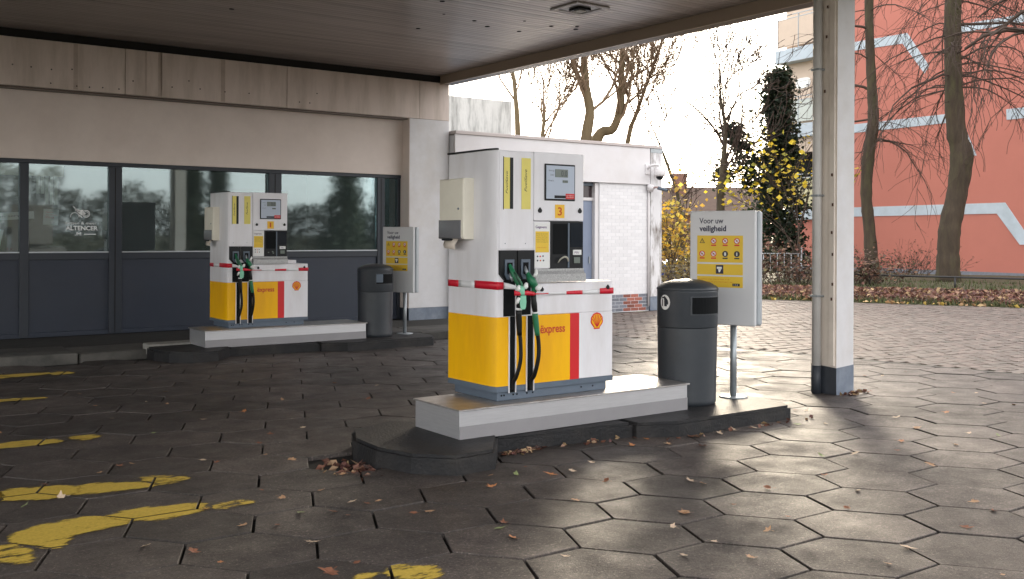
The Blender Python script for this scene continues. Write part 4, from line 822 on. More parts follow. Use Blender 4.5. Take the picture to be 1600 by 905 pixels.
bkw = 0.218; bm = bmesh.new(); add_box(bm, 0.004, bkw - .004, 0, 0.016, 0.003, 0.068, 0.002); wb = bm_mesh(bm, 'brick')
gb = wb.copy(); rb = wb.copy(); wb.materials.append(WBRICK); gb.materials.append(GBRICK); rb.materials.append(RBRICK)
z = 0.012; r_i = 0
while z < 2.62:
    x = 13.445 - (bkw / 2 if r_i % 2 else 0)
    while x < 14.82:
        xa, xb = max(x, 13.445), min(x + bkw, 14.83)
        if xb - xa > 0.05:
            base = z < 0.30
            isred = base and 14.0 < x < 14.66 - abs(z - .12) and rnd.random() < 0.8
            o = link('brick', rb if isred else gb if base else wb, None, an, (xa, -0.004 + rnd.uniform(-.001, .001), z)); o.scale.x = (xb - xa) / bkw
        x += bkw
    z += 0.071; r_i += 1
box('corner_board', WCHIP, 14.835, 15.165, -0.045, 0.30, 0.30, 3.35, an, bev=0.004); box('corner_cap', GALV, 14.83, 15.17, -0.05, 0.28, 3.351, 3.441, an); box('corner_foot', GBASE, 14.838, 15.162, -0.043, 0.3, 0.0, 0.299, an)
pd = tube('corner_pipe', WCLAD, [(14.79, -0.035, 0.1), (14.79, -0.035, 2.66)], 0.022, 8, an)
box('roof_housing', CONCST, 11.6, 14.49, 4.5, 5.6, 3.461, 4.88, an, bev=0.01); box('housing_flashing', DARK, 13.3, 14.47, 4.485, 4.499, 3.95, 4.06, an)
c1 = thing('dome_camera', 'white dome security camera on a bracket at the annex corner', 'security camera', (14.85, 15.45, 2.98))
tube('bracket', WCLAD, [(-0.12, 0.0, 0.02), (-0.12, -0.10, 0.08), (-0.02, -0.2, 0.10), (0.03, -0.22, 0.04)], [.03, .028, .028, .03], 8, c1, sub=4); box('bracket_plate', WCLAD, -0.19, -0.05, -0.02, 0.0, -0.10, 0.12, c1, bev=0.005)
o = lathe('dome_housing', WCLAD, [(0.001, 0.06), (0.07, 0.05), (0.115, 0.0), (0.12, -0.10), (0.11, -0.14)][::-1], 16, c1, (0.03, -0.22, 0)); o = lathe('dome_lens', BLACK, [(0.001, -0.22), (0.05, -0.205), (0.075, -0.17), (0.08, -0.141)], 14, c1, (0.03, -0.22, 0))
c2 = thing('bullet_camera', 'small bullet security camera under the dome camera at the annex corner', 'security camera', (14.80, 15.45, 2.60))
o = lathe('mount', WCLAD, [(0.085, 0), (0.085, 0.05), (0.05, 0.10), (0.03, 0.12)], 14, c2, (0, 0, 0)); o.rotation_euler = (R(90), 0, 0)
tube('arm', mat('rusty_pink', (0.35, 0.24, 0.22), 0.6), [(0, -0.10, 0), (0.03, -0.17, 0.01), (0.10, -0.2, 0.0)], .02, 8, c2); tube('camera_body', GREY, [(0.05, -0.19, -0.005), (0.23, -0.27, -0.05)], .035, 10, c2); tube('lens', BLACK, [(0.23, -0.27, -0.05), (0.25, -0.28, -0.055)], .028, 10, c2)

# ================================================================== ORANGE BUILDING
OB = Vector((41.469, 29.07)); aZ = R(6)
ob = thing('apartment_building', 'salmon orange apartment gable with pale blue painted bands behind the trees', 'building', (OB.x, OB.y, 0), R(90 - 6))
# local x runs along the face away to the left (s), the face looks to local +y
def oplate(name, m, pts, t0, t1, par=ob):
    n = len(pts); bm = bmesh.new(); a = [bm.verts.new((x, t0, z)) for x, z in pts]; b = [bm.verts.new((x, t1, z)) for x, z in pts]
    bm.faces.new(a); bm.faces.new(b[::-1])
    for i in range(n): bm.faces.new((a[i], b[i], b[(i + 1) % n], a[(i + 1) % n]))
    return link(name, bm_mesh(bm, name), m, par)
box('gable_wall', ORANGE, -22, 2.2, -12, 0, -0.3, 17, ob); box('gable_wall_low', ORANGE, 2.2, 5.15, -12, 0, -0.3, 2.42, ob)
oplate('painted_band', STRIPE, [(0.9, 10.93), (-2.816, 10.828), (-3.974, 9.176), (-3.736, 8.869), (-2.565, 10.391), (0.9, 10.53)], 0.002, 0.03)
oplate('painted_band', STRIPE, [(-5.0, 10.75), (-7.77, 10.65), (-12.5, 10.6), (-12.5, 10.2), (-5.0, 10.39)], 0.002, 0.03)
oplate('painted_band', STRIPE, [(2.18, 6.97), (-5.30, 6.94), (-5.629, 6.595), (-6.337, 5.033), (-6.034, 5.055), (-5.25, 6.55), (2.18, 6.55)], 0.002, 0.03)
oplate('painted_band', STRIPE, [(-7.683, 6.849), (-12.5, 6.844), (-12.5, 6.41), (-7.704, 6.41)], 0.002, 0.03)
oplate('painted_band', STRIPE, [(2.18, 2.97), (-7.65, 3.01), (-8.9, 1.28), (-8.30, 1.28), (-7.28, 2.56), (2.18, 2.53)], 0.002, 0.03)
box('plinth_course', GBRICK, -22, 5.15, 0.001, 0.04, -0.3, 0.12, ob)
for k, zf in enumerate((2.93, 7.30, 11.22, 15.1)):
    s = box('balcony_slab', STRIPE, 2.2, 5.25, -1.6, 0.22, zf - (0.50 if k == 0 else 0.68), zf, ob, bev=0.01)
    if k < 3:
        pm = (BALY, BALG, BALB)[k]; top = zf + (1.6, 1.2, 1.55)[k]
        for x0_, x1_ in ((2.25, 3.65), (3.70, 5.08)): box('balcony_panel', pm, x0_, x1_, 0.12, 0.15, zf + 0.12, top, ob)
        for x_ in (2.22, 3.675, 5.11): box('rail_post', GALV, x_ - .02, x_ + .02, 0.11, 0.17, zf, top + 0.18, ob)
        box('top_rail', GALV, 2.2, 5.15, 0.11, 0.16, top + 0.18, top + 0.22, ob); box('top_rail', GALV, 2.2, 5.15, 0.11, 0.16, top + 0.001, top + 0.04, ob)
    if k == 0: box('bay_dark_back', DARK, 2.2, 5.0, -1.5, -1.4, zf, 7.3 - .68, ob); box('beige_wall', BALB, 2.2, 5.12, -0.1, 0.0, 5.85, 6.61, ob); box('bay_dark_sheet', MATTE, 2.25, 5.05, -0.6, -0.5, 2.95, 5.84, ob)  # black sheets put the shade of the open bay into colour
    elif k < 3: box('beige_wall', BALB, 2.2, 5.05, -0.5, -0.4, zf, zf + 3.25, ob)
oplate('oval_glare', mat('white_panel', (0.9, 0.9, 0.88), 0.3), [(3.85 + 0.50 * (abs(math.cos(a)) ** .6) * (1 if math.cos(a) > 0 else -1), 9.45 + 0.27 * (abs(math.sin(a)) ** .6) * (1 if math.sin(a) > 0 else -1)) for a in [k * math.pi / 12 for k in range(24)]], -0.395, -0.36)  # reflection glare put in as a bright white oval

# ================================================================== TREES
def grow(V, F, p, d, length, r, depth, rr, spread=0.6, up=0.15, wig=0.18, kids=(3, 5), minr=0.006, nseg=5, tips=None, droop=0.0):
    pts = [p.copy()]; rs = [r]; dirs = [d.copy()]
    for i in range(nseg):
        d = (d + Vector((rr.gauss(0, wig), rr.gauss(0, wig), rr.gauss(0, wig) + up * 0.25 - droop * (i / nseg)))).normalized()
        p = p + d * (length / nseg); pts.append(p.copy()); rs.append(max(minr, r * (1 - 0.62 * (i + 1) / nseg))); dirs.append(d.copy())
    tube_data(pts, rs, 6 if r > 0.05 else 4 if r > 0.015 else 3, V, F, cap=False)
    if tips is not None and depth <= 1: tips += pts[2:]
    if depth > 0:
        for _ in range(rr.randint(*kids)):
            k = rr.randint(1, nseg); a = dirs[k]; o = a.orthogonal().normalized(); o.rotate(Matrix.Rotation(rr.uniform(0, 6.28), 3, a)); nd = (a + o * rr.uniform(spread * .6, spread * 1.4)).normalized()
            grow(V, F, pts[k], nd, length * rr.uniform(0.5, 0.8), max(minr, rs[k] * rr.uniform(0.45, 0.7)), depth - 1, rr, spread, up, wig, kids, minr, nseg, tips, droop)
def leaf_mesh(name, pts, n, sz, pal, spread, rr, parent, m=LEAFM):
    V, F, C = [], [], []
    for _ in range(n):
        c = rr.choice(pts); c = Vector(c) + Vector((rr.gauss(0, spread), rr.gauss(0, spread), rr.gauss(0, spread))); s = sz * rr.uniform(.6, 1.4)
        q = Matrix.Rotation(rr.uniform(0, 6.28), 3, 'Z') @ Matrix.Rotation(rr.uniform(0, 3.14), 3, 'X'); b = len(V)
        for p in ((-.5, -.1, 0), (0, -.42, .06), (.55, 0, 0), (0, .42, .06)): V.append(tuple(c + q @ (Vector(p) * s)))
        F += [(b, b + 1, b + 2), (b, b + 2, b + 3)]; k = rr.uniform(.6, 1.35); cc = rr.choice(pal); C += [tuple(k * t for t in cc)] * 2
    me = py_mesh(name, V, F); tint(me, C); return link(name, me, m, parent)
def tree(label, trunk, bark, twig, seed, branches=10, blen=2.5, depth=3, start=0.35, kids=(3, 4), up=0.25, minr=0.008, ext=0, leaves=None, cat='tree', spread=0.6, group=None, name='bare_tree', wig=0.18, droop=0.0, root=True):
    """trunk: list of (x, y, z, r) from the ground up"""
    rr = random.Random(seed); x0, y0 = trunk[0][0], trunk[0][1]; zb = trunk[0][2]
    t = thing(name, label, cat, (x0, y0, zb), 0, group)
    P = [Vector((x - x0, y - y0, z - zb)) for x, y, z, r in trunk]; rs = [q[3] for q in trunk]
    sp = smooth_pts(P, 5); rr_s = []
    for i in range(len(rs) - 1): rr_s += [rs[i] + (rs[i + 1] - rs[i]) * k / 5 for k in range(5)]
    rr_s.append(rs[-1]); rr_s = [q * rr.uniform(.95, 1.06) for q in rr_s]
    if root: rr_s[0] *= 1.15
    V, F = tube_data(sp, rr_s, 12); link('trunk', py_mesh('trunk', V, F, True), bark, t)
    V, F = [], []; tips = []
    for i in range(branches):
        k = int(len(sp) * (start + (1 - start) * i / max(1, branches - 1))); k = min(k, len(sp) - 1)
        a = rr.uniform(0, 6.28); d = Vector((math.cos(a), math.sin(a), rr.uniform(0.3, 1.2) + up)).normalized()
        grow(V, F, sp[k], d, blen * rr.uniform(.7, 1.25), max(minr * 2, rr_s[k] * rr.uniform(.3, .55)), depth, rr, spread, up, wig, kids, minr, 5, tips, droop)
    link('crown', py_mesh('crown', V, F, True), twig, t)
    if leaves: n, sz, pal, spd = leaves; leaf_mesh('leaves', tips, n, sz, pal, spd, rr, t)
    return t
# trees behind the annex
gy = terr_z(19, 23)
tree('thick bare tree with a leaning trunk above the middle of the annex roof', [(19.37, 23.01, gy, .26), (19.3, 23.05, 2.2, .2), (19.40, 23.0, 4.4, .165), (19.49, 22.93, 5.28, .144), (19.4, 22.99, 5.95, .125), (19.34, 23.04, 6.91, .105), (19.29, 23.07, 8.6, .067)], BARKL, TWIGL, 3, 13, 2.3, 3, .5, up=.35, minr=.010, kids=(3, 5), spread=.75)
tree('bare tree with a strongly curved trunk rising behind the annex roof', [(20.2, 24.9, gy, .24), (20.5, 24.6, 2.5, .2), (20.98, 24.32, 4.68, .174), (21.39, 24.01, 5.01, .14), (21.59, 23.88, 5.83, .118), (21.6, 23.86, 7.06, .095), (21.72, 23.78, 9.1, .06)], BARKL, TWIGL, 5, 12, 2.3, 3, .5, up=.4, minr=.010, kids=(3, 5), spread=.75)
tree('slender bare tree leftmost behind the roof housing of the annex', [(16.56, 22.58, gy, .13), (16.58, 22.6, 2.4, .10), (16.56, 22.58, 4.4, .081), (16.50, 22.62, 5.5, .063), (16.42, 22.68, 6.4, .045), (16.36, 22.72, 7.3, .03)], BARKL, TWIGL, 8, 13, 2.2, 3, .55, up=.5, minr=.010, spread=.7, kids=(3, 5))
tree('many stemmed bare shrub tree between the slender and the thick tree', [(18.0, 23.4, gy, .12), (18.0, 23.4, 2.5, .09), (18.05, 23.4, 4.3, .07), (18.15, 23.4, 5.2, .04)], BARKL, TWIGL, 11, 14, 2.8, 3, .6, up=.7, minr=.010, spread=.5, kids=(3, 5))
tree('thin bare tree nearest the right end of the annex roof', [(22.45, 24.48, gy, .12), (22.45, 24.48, 3.0, .1), (22.45, 24.48, 4.69, .084), (22.84, 24.2, 6.17, .053), (23.38, 23.81, 8.07, .03)], BARKL, TWIGL, 14, 14, 2.5, 3, .5, up=.6, minr=.010, spread=.6, kids=(3, 5))
# tree right behind the sign
tree('forked bare tree standing behind the near safety sign', [(33.97, 30.95, -0.95, .24), (34.0, 30.93, 2.66, .185), (33.99, 30.94, 3.52, .17), (34.1, 30.86, 4.96, .125), (34.16, 30.81, 6.4, .09), (33.99, 30.94, 7.83, .05), (33.92, 30.99, 9.6, .025)], BARK, TWIG, 17, 17, 3.3, 3, .36, kids=(3, 4), up=.55, minr=.014, spread=.7)
tree('thin arching bare tree left of the forked tree behind the sign', [(31.6, 31.2, -0.95, .10), (31.7, 31.1, 2.2, .085), (31.4, 31.4, 4.2, .06), (30.7, 32.0, 6.5, .03)], BARK, TWIG, 21, 13, 2.2, 2, .3, kids=(3, 4), up=.5, minr=.014)
# big trees in front of the orange gable
T1 = [(32.54, 22.11, 0.0, .33), (32.49, 22.14, .46, .26), (32.41, 22.2, 1.88, .213), (32.31, 22.27, 3.18, .205), (32.38, 22.22, 4.6, .22), (32.51, 22.13, 5.78, .205), (32.49, 22.15, 6.73, .177), (32.41, 22.2, 8.38, .166), (32.37, 22.23, 10.27, .16), (32.39, 22.22, 13.1, .11)]
T2 = [(32.9, 19.38, 0.0, .42), (32.89, 19.38, .86, .365), (32.94, 19.35, 1.93, .355), (33.14, 19.21, 3.09, .35), (33.26, 19.11, 4.44, .37), (33.11, 19.23, 5.33, .324), (33.01, 19.3, 7.57, .291), (33.0, 19.31, 9.8, .28), (33.06, 19.26, 12.5, .22)]
def droopy(label, trunk, seed, n, z0, reach):
    rr = random.Random(seed); t = thing('drooping_tree', label, 'tree', (trunk[0][0], trunk[0][1], 0), 0); x0, y0 = trunk[0][0], trunk[0][1]
    P = [Vector((x - x0, y - y0, z)) for x, y, z, r in trunk]; sp = smooth_pts(P, 6); rs = []
    for i in range(len(trunk) - 1): rs += [trunk[i][3] + (trunk[i + 1][3] - trunk[i][3]) * k / 6 for k in range(6)]
    rs.append(trunk[-1][3]); rs = [q * rr.uniform(.94, 1.07) for q in rs]
    V, F = tube_data(sp, rs, 14); link('trunk', py_mesh('trunk', V, F, True), BARK, t)
    V, F = [], []
    cand = [k for k, p in enumerate(sp) if p.z > z0]
    for i in range(n):
        k = rr.choice(cand); p = sp[k].copy(); a = rr.uniform(0, 6.28); r = rr.uniform(.012, .035) * (1.6 if rr.random() < .12 else 1); L_ = rr.uniform(.45, 1.0) * reach
        d = Vector((math.cos(a), math.sin(a), rr.uniform(-.25, .7))).normalized(); pts = [p]; rr2 = [r]; ns = 9
        for j in range(ns):
            d = (d + Vector((rr.gauss(0, .13), rr.gauss(0, .13), rr.gauss(-.17, .12)))).normalized(); p = p + d * L_ / ns; pts.append(p.copy()); rr2.append(max(.006, r * (1 - .8 * (j + 1) / ns)))
            if j > 1:
                for _ in range(rr.choice((1, 1, 2))):
                    q = p.copy(); e = (d + Vector((rr.gauss(0, .6), rr.gauss(0, .6), rr.gauss(-.25, .45)))).normalized(); sub = [q]; l_ = rr.uniform(.5, 1.6)
                    for _k in range(4): e = (e + Vector((rr.gauss(0, .16), rr.gauss(0, .16), rr.gauss(-.10, .14)))).normalized(); q = q + e * l_ / 4; sub.append(q.copy())
                    tube_data(sub, [.009, .008, .007, .006, .005], 3, V, F, cap=False)
        tube_data(pts, rr2, 4, V, F, cap=False)
    link('crown', py_mesh('crown', V, F, True), TWIG, t)
    return t
droopy('slimmer bare tree before the orange gable, just right of the white column', T1, 31, 30, 4.2, 4.2)
droopy('thicker mossy bare tree with hanging twigs before the orange gable', T2, 33, 85, 6.3, 6.0)
tree('tree beyond the right edge whose hanging twigs cross the orange gable', [(31.5, 14.6, 0, .3), (31.5, 14.6, 6, .25), (31.5, 14.6, 13, .15)], BARK, TWIG, 35, 12, 3.2, 3, .55, kids=(3, 4), up=-.35, minr=.008, name='bare_tree', droop=.5)
# dark ivy covered conifer
def conifer(label, loc, h, w, n, seed, sz=.22, pal=((0.018, 0.032, 0.016), (0.028, 0.045, 0.02), (0.012, 0.022, 0.012)), name='conifer', blobs=None, col=1.0):
    rr = random.Random(seed); t = thing(name, label, 'tree', loc, 0, None); tube('trunk', BARK, [(0, 0, 0), (0.1, 0, h * .5), (0, 0, h * .95)], [.22, .15, .04], 8, t, sub=3)
    pts = []
    for _ in range(160):
        z = h * (0.06 + 0.92 * rr.random()); f = 1 - (z / h) ** 1.15 * 0.92; a = rr.uniform(0, 6.28); q = w * f * math.sqrt(rr.random()) * (0.75 + .35 * math.sin(a * 3 + z)); pts.append((q * math.cos(a), q * math.sin(a), z))
    pts += blobs or []
    leaf_mesh('crown', pts, n, sz, pal, .28, rr, t); return t
conifer('dark ivy clad evergreen left of the apartment balconies', (37.5, 30.6, -0.1), 9.4, 1.7, 20000, 41, .17, blobs=[(-1.6, 1.2, 6.4), (-1.7, 1.3, 6.6), (-1.3, 1.0, 5.8), (-1.9, 1.6, 4.5), (-1.2, .9, 5.0), (-1.0, .8, 4.2)] * 4)
# yellow leaved maples
YELP = [(0.62, 0.46, 0.03), (0.70, 0.55, 0.06), (0.50, 0.36, 0.03), (0.40, 0.38, 0.05)]
def leafy(label, loc, stems, n, sz, seed, pal=YELP, cat='tree', name='yellow_leaved_tree', spr=.3):
    rr = random.Random(seed); t = thing(name, label, cat, loc, 0); V, F, tips = [], [], []
    for (dx, dy, dz, L_) in stems: grow(V, F, Vector((0, 0, 0)), Vector((dx, dy, dz)).normalized(), L_, .05, 3, rr, .55, .2, .15, (2, 4), .008, 5, tips)
    tips = [p for p in tips if p.z > (3.3 if cat == 'tree' else L_ * .25)]
    link('branches', py_mesh('branches', V, F, True), TWIG, t); leaf_mesh('leaves', tips, n, sz, pal, spr, rr, t); return t
leafy('yellow leaved maple before the dark evergreen and balconies', (32.5, 25.4, -.4), [(.0, 0, 1, 4.3), (.10, -.1, 1, 3.8), (-.10, .1, 1, 3.4)], 330, .19, 51, spr=.34)
leafy('orange yellow shrub behind the right corner of the annex', (25.1, 25.0, -.8), [(0, 0, 1, 2.6), (.3, .1, 1, 2.3), (-.3, -.1, 1, 2.4), (.2, -.3, 1, 2.0)], 900, .15, 53, pal=[(0.60, 0.36, 0.03), (0.48, 0.30, 0.06), (0.62, 0.50, 0.10), (0.25, 0.18, 0.05)], cat='shrub', name='yellow_shrub')
leafy('tall olive and gold bush in the gap left of the sign', (27.2, 26.2, -.95), [(0, 0, 1, 2.0), (.5, .1, 1, 1.9), (-.4, -.1, 1, 2.0), (.3, -.4, 1, 1.8)], 1500, .13, 55, pal=[(0.16, 0.15, 0.05), (0.30, 0.22, 0.06), (0.10, 0.10, 0.04), (0.50, 0.36, 0.10)], cat='shrub', name='gold_shrub')
def shrub(label, loc, w, h, n, seed, pal, sz=.1, twigs=60):
    rr = random.Random(seed); t = thing('shrub', label, 'shrub', loc, 0); V, F, tips = [], [], []
    for _ in range(twigs):
        a = rr.uniform(0, 6.28); q = rr.uniform(0, w); grow(V, F, Vector((q * math.cos(a), q * math.sin(a), 0)), Vector((.5 * math.cos(a), .5 * math.sin(a), 1)).normalized(), h * rr.uniform(.5, 1), .012, 1, rr, .5, .1, .2, (2, 4), .005, 4, tips)
    link('twigs', py_mesh('twigs', V, F), TWIG, t); leaf_mesh('leaves', tips, n, sz, pal, .12, rr, t, LITT); return t
RB = [(0.13, 0.06, 0.045), (0.09, 0.05, 0.035), (0.18, 0.10, 0.06), (0.08, 0.07, 0.035)]
shrub('reddish brown shrub at the corner of the orange building, right of the sign', (26.0, 20.2, -.05), 1.5, 1.25, 1500, 61, RB)
shrub('low brown shrub just left of the white column', (28.0, 19.8, 0), 1.3, .9, 1200, 63, RB)
shrub('thin brown shrub at the foot of the gable between the two trees', (35.5, 22.5, 0), 1.8, 1.0, 500, 65, RB, .08)
shrub('dull brown green bush partly hidden behind the near litter bin', (23.3, 22.2, -.35), 1.5, 1.1, 1600, 67, [(0.12, 0.10, 0.05), (0.16, 0.12, 0.06), (0.20, 0.16, 0.07)])

# ---- low rail along the verge
rl = thing('verge_rail', 'low dark metal rail along the verge before the orange gable', 'rail', (0, 0, 0)); RAILM = mat('rail_black', (0.02, 0.02, 0.02), 0.5)
RA = [(27.2, 22.0), (28.05, 19.2), (28.9, 16.8), (29.8, 14.5), (30.7, 12.2), (31.6, 9.9)]
tube('rail_bar', RAILM, [(x, y, .36) for x, y in RA], .030, 8, rl)
for x, y in RA[1:]: tube('rail_post', RAILM, [(x, y, -.05), (x, y, .35)], .032, 8, rl)
# ---- grey garden fence by the apartment corner
gf = thing('metal_railing', 'grey metal railing between the sign and the apartment corner', 'railing', (31.0, 26.3, -.6))
for k in range(7): tube('railing_bar', GALV, [(k * .22, -k * .16, .1), (k * .22, -k * .16, 1.5)], .018, 6, gf)
for z in (.3, 1.5): tube('railing_rail', GALV, [(-.1, .07, z), (1.5, -1.09, z)], .022, 6, gf)
tube('railing_post', GALV, [(1.45, -1.0, 0), (1.45, -1.0, 1.75)], .05, 8, gf)

# ---- row house with brown roof
hs = thing('row_house', 'distant brick house with brown pitched roof and chimney behind the sign', 'house', (58.5, 59.0, -1.0), -0.62744)
box('wall', HBRICK, -12, 8.5, 0, 8, 0, 4.4, hs); bm = bmesh.new(); add_prism(bm, [(-.6, 4.3), (4, 6.75), (8.6, 4.3)], -12.3, 8.8); me = bm_mesh(bm, 'roof')
for v in me.vertices: v.co = Vector((v.co.z, v.co.x, v.co.y))
rf = link('roof', me, ROOFT, hs); box('chimney', HBRICK, 1.0, 2.1, 2.8, 3.7, 6.0, 7.85, rf)
for x_ in (-10, -7, -4, -1, 2, 5): f_ = box('window', WCLAD, x_, x_ + 1.4, -.03, 0.01, 1.2, 2.8, hs); box('pane', MATTE, x_ + .1, x_ + 1.3, -.045, -.031, 1.3, 2.7, f_)
sh_ = thing('garden_shed', 'small pale gabled shed seen through the yellow shrub', 'shed', (34.6, 38.0, -1.0), -.5)
bm = bmesh.new(); add_prism(bm, [(-1.6, 0), (1.6, 0), (1.6, 2.4), (0, 3.9), (-1.6, 2.4)], 0, 3.0); me = bm_mesh(bm, 'walls')
for v in me.vertices: v.co = Vector((v.co.x, v.co.z, v.co.y))
link('walls', me, mat('shed_pale', (0.55, 0.50, 0.48), .8), sh_)
bm = bmesh.new(); add_prism(bm, [(-1.9, 2.12), (0, 3.92), (1.9, 2.12), (1.9, 2.25), (0, 4.05), (-1.9, 2.25)], -.2, 3.2); me = bm_mesh(bm, 'roof')
for v in me.vertices: v.co = Vector((v.co.x, v.co.z, v.co.y))
link('roof', me, ROOFT, sh_)

# ---- parked cars behind the bushes
def car(loc, rz, colr, label, nm):
    t = thing('parked_car', label, 'car', loc, rz, 'cars parked behind the annex'); pm = mat(nm, colr, .25, coat=.6)
    prof = [(-2.1, .35), (-2.15, .75), (-1.95, .95), (-1.45, 1.02), (-.75, 1.42), (.65, 1.45), (1.35, 1.0), (1.95, .88), (2.12, .6), (2.1, .32)]
    bm = bmesh.new(); add_prism(bm, prof, -.85, .85); me = bm_mesh(bm, 'body')
    for v in me.vertices: v.co = Vector((v.co.x, v.co.z * (1 if v.co.y < 1.1 else .8), v.co.y))
    link('body', me, pm, t)
    GL = mat('car_glass', (.03, .035, .04), .08)
    for s in (-1, 1):
        v = [(-1.25, .862 * s, 1.03), (1.15, .862 * s, 1.03), (.6, .70 * s, 1.38), (-.72, .70 * s, 1.36)]; o = link('side_window', py_mesh('side_window', v, [(0, 1, 2, 3)]), GL, t); md = o.modifiers.new('thick', 'SOLIDIFY'); md.thickness = .02; md.offset = 0
    v = [(1.38, -.75, 1.02), (1.38, .75, 1.02), (.72, .62, 1.43), (.72, -.62, 1.43)]; o = link('windscreen', py_mesh('windscreen', v, [(0, 1, 2, 3)]), GL, t); md = o.modifiers.new('thick', 'SOLIDIFY'); md.thickness = .03; md.offset = 0
    for x_ in (-1.3, 1.35):
        for s in (-1, 1): wl = tube('wheel', RUB, [(x_, s * .70, .32), (x_, s * .88, .32)], .32, 18, t); tube('rim', GALV, [(x_, s * .86, .32), (x_, s * .89, .32)], .19, 12, wl)
    for s in (-1, 1): box('headlight', PAPER, 2.02, 2.12, s * .5 - .16, s * .5 + .16, .62, .76, t)
car((35.6, 34.8, -1.02), -.55, (0.02, 0.06, 0.30), 'blue car parked beyond the bushes left of the sign', 'car_blue')
car((33.0, 36.6, -1.02), -.4, (0.7, 0.7, 0.72), 'white car parked beyond the bushes at the annex corner', 'car_white')

# ---- fallen leaves lying singly on the slabs
LV = [(3.17,10.96),(3.1,10.2),(3.7,9.42),(3.87,9.09),(2.76,9.67),(2.89,9.46),(2.31,9.71),(2.9,8.5),(3.34,8.69),(2.27,8.98),(3.45,7.68),(1.38,8.86),(2.38,8.14),(3.12,7.57),(2.92,7.29),(1.85,7.11),(1.94,7.14),(2.38,6.97),(2.43,6.85),(2.81,6.89),(2.9,6.64),(1.7,7.0),(1.33,6.86),(1.35,6.48),(2.4,5.95),(2.43,5.7),(2.7,5.73),(1.13,6.39),(1.97,5.72),(2.39,5.34),(2.55,5.25),(2.58,5.14),(2.03,5.29),(2.18,5.19),(1.49,5.22),(1.66,5.0),(1.71,4.76),(2.08,4.32),(2.21,4.8),(2.36,10.54),(4.75,9.76),(3.0,6.04),(5.05,9.38),(4.57,8.66),(4.15,7.43),(4.36,5.9),(4.2,5.88),(4.41,5.84),(4.12,5.51),(3.79,5.45),(4.31,5.24),(4.58,5.35),(4.13,5.24),(3.62,5.2),(3.85,4.65),(3.94,5.38),(2.87,5.31),(2.79,5.29),(2.73,5.38),(2.91,4.96),(3.0,4.94),(3.22,4.51),(3.14,4.44),(4.32,4.9),(4.19,4.08),(4.77,4.59),(5.2,5.61),(5.47,5.49),(3.14,3.86),(3.1,4.25),(5.45,5.72),(2.25,4.37),(3.94,3.92),(6.65,5.58),(6.49,5.56),(5.46,5.5),(5.81,5.58),(5.63,5.29),(6.11,5.56),(6.3,5.58),(6.51,5.52),(6.94,5.43),(7.16,5.32),(7.48,5.89),(7.55,5.81),(7.04,4.53),(7.63,4.77),(6.71,4.35),(6.09,4.56),(5.62,4.18),(6.49,3.95),(7.25,4.21),(7.79,4.4),(7.88,4.21),(8.54,5.04),(7.93,5.15),(5.03,4.17),(4.78,4.49),(4.2,4.08),(4.55,4.03),(4.61,3.68),(5.05,3.6),(4.32,3.58),(3.63,3.53),(4.66,2.97),(4.35,2.87),(5.25,2.98),(5.8,3.24),(5.69,3.07),(4.65,2.46),(5.44,3.8),(3.92,3.6),(9.66,5.63),(9.85,5.49),(10.27,6.3),(10.72,6.84),(9.98,6.89),(10.13,6.76),(6.37,4.47),(3.88,3.32),(9.45,4.9),(9.29,5.1)]
def leaf_shape(i):
    rr = random.Random(100 + i); out = []; lobes = 5 if i % 3 else 7
    n = lobes * 2
    for k in range(n):
        a = -math.pi / 2 + 2 * math.pi * (k + .5) / n; r_ = (1.0 if k % 2 == 0 else .62) * rr.uniform(.6, 1.15); out.append(Vector((r_ * math.cos(a), r_ * .75 * math.sin(a), 0)))
    curl = rr.uniform(.25, .8); V = [(0, 0, 0.05)] + [(p.x, p.y, 0.05 + curl * (p.length ** 2) * (.5 if k % 2 else .35) + rr.uniform(-.02, .08)) for k, p in enumerate(out)]
    V += [(.04, -1.25, .1), (-.04, -1.25, .1), (0, -.1, .06)]
    F = [(0, k + 1, (k + 1) % n + 1) for k in range(n)] + [(n + 1, n + 2, n + 3)]
    return py_mesh('fallen_leaf', V, F)
LC = [mat('leaf_tan', (.42, .25, .14), .7, var=.2, vs=3), mat('leaf_pale', (.55, .42, .30), .7, var=.2, vs=3), mat('leaf_brown', (.22, .09, .05), .7, var=.2, vs=3), mat('leaf_orange', (.48, .20, .08), .7, var=.2, vs=3), mat('leaf_green', (.20, .24, .10), .6, var=.2, vs=3)]
LM = []
for i in range(15): me = leaf_shape(i); me.materials.append(LC[(0, 1, 2, 3, 1, 0, 2, 1, 4, 0, 3, 2, 1, 0, 2)[i]]); LM.append(me)
for x, y in LV:
    s = rnd.uniform(.022, .045); o = link('fallen_leaf', LM[rnd.randrange(15)], None, None, (x, y, .004), (rnd.gauss(0, .15), rnd.gauss(0, .15), rnd.uniform(0, 6.28))); o.scale = (s * rnd.uniform(.8, 1.5), s, s)
    tag(o, 'small dry fallen leaf lying on the dark hexagonal slabs', 'leaf', 'fallen leaves scattered over the forecourt')
def pit_pl():
    a = rnd.uniform(0, 6.28); q = .25 * math.sqrt(rnd.random()); return 3.12 + q * math.cos(a) * .8, 6.17 + q * math.sin(a) * 1.3, rnd.uniform(-.030, -.005)
tag(leaf_scatter('leaf_pile', 90, pit_pl, .07, BROWN + [(.5, .33, .2)]), 'brown leaves gathered in the hole beside the island nose', 'leaf pile', kind='stuff')
def kerb_pl(): x = rnd.choice((rnd.uniform(4.2, 4.6), rnd.uniform(4.2, 7.3))); return x, (5.93 if x < 5.45 else 5.60) - abs(rnd.gauss(0, .035)) - (.06 * (x > 4.9) * (x < 5.45)), rnd.uniform(.003, .02)
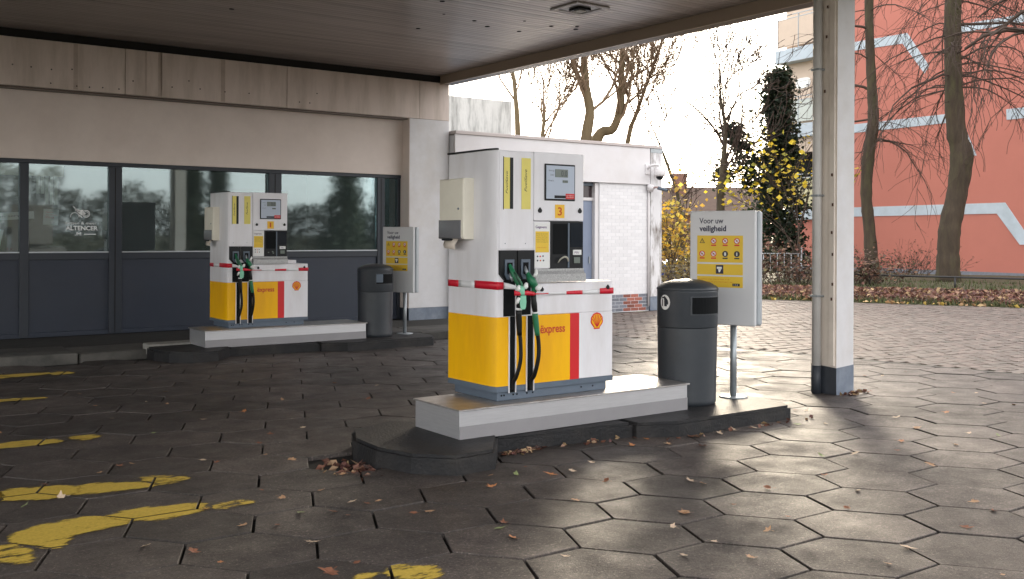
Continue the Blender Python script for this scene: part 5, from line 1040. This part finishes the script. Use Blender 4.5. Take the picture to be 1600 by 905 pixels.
tag(leaf_scatter('kerb_leaf_line', 80, kerb_pl, .05, BROWN + [(.5, .33, .2)]), 'crumpled leaves blown against the near kerb island', 'leaf pile', kind='stuff')
def col_pl(): return 8.7 + rnd.gauss(0, .12), 6.16 - abs(rnd.gauss(0, .03)), rnd.uniform(.003, .03)
tag(leaf_scatter('column_leaf_pile', 35, col_pl, .05, BROWN), 'small heap of dark leaves at the foot of the white column', 'leaf pile', kind='stuff')

# ================================================================== BEHIND THE CAMERA (mirrored in the shop windows)
for i, (x, y, h, w_) in enumerate(((31.5, -30, 7.6, 2.3), (35.5, -31, 6.6, 2.2), (24.5, -33, 6.9, .9), (26.3, -33, 7.1, .8))):
    conifer(('tall broad dark evergreen across the road, largest one mirrored in the window', 'second broad evergreen across the road right of the largest', 'narrow pointed conifer across the road, left of a pair', 'narrow pointed conifer across the road, right of a pair')[i], (x, y, 0), h, w_, 9000, 70 + i, .2, pal=((0.05, 0.07, 0.05), (0.06, 0.08, 0.055), (0.035, 0.05, 0.035)))
V, F, C = [], [], []
rr = random.Random(5)
for _ in range(75000):
    x = rr.uniform(-4, 62); top = (5.3 if x < 14 else 4.3 if x < 23 else 3.3) + .3 * math.sin(x * .7) + .25 * math.sin(x * 1.9) + .2 * math.sin(x * 4.3); z = rr.random() ** .8 * top; y = -32 - rr.uniform(0, 3) ; b = len(V); s = rr.uniform(.10, .26)
    q = Matrix.Rotation(rr.uniform(0, 6.28), 3, 'Z') @ Matrix.Rotation(rr.uniform(0, 3.14), 3, 'X')
    for p in ((-.5, 0, 0), (0, -.4, 0), (.5, 0, 0), (0, .4, 0)): v = q @ (Vector(p) * s); V.append((x + v.x, y + v.y, z + v.z))
    F.append((b, b + 1, b + 2, b + 3)); k = rr.uniform(.85, 1.15); C.append((.065 * k, .075 * k, .055 * k) if rr.random() < .5 else (.085 * k, .075 * k, .06 * k))
me = py_mesh('far_wood', V, F); tint(me, C); tag(link('far_wood', me, LEAFM), 'continuous dark belt of trees across the road opposite the shop', 'wood', kind='stuff')
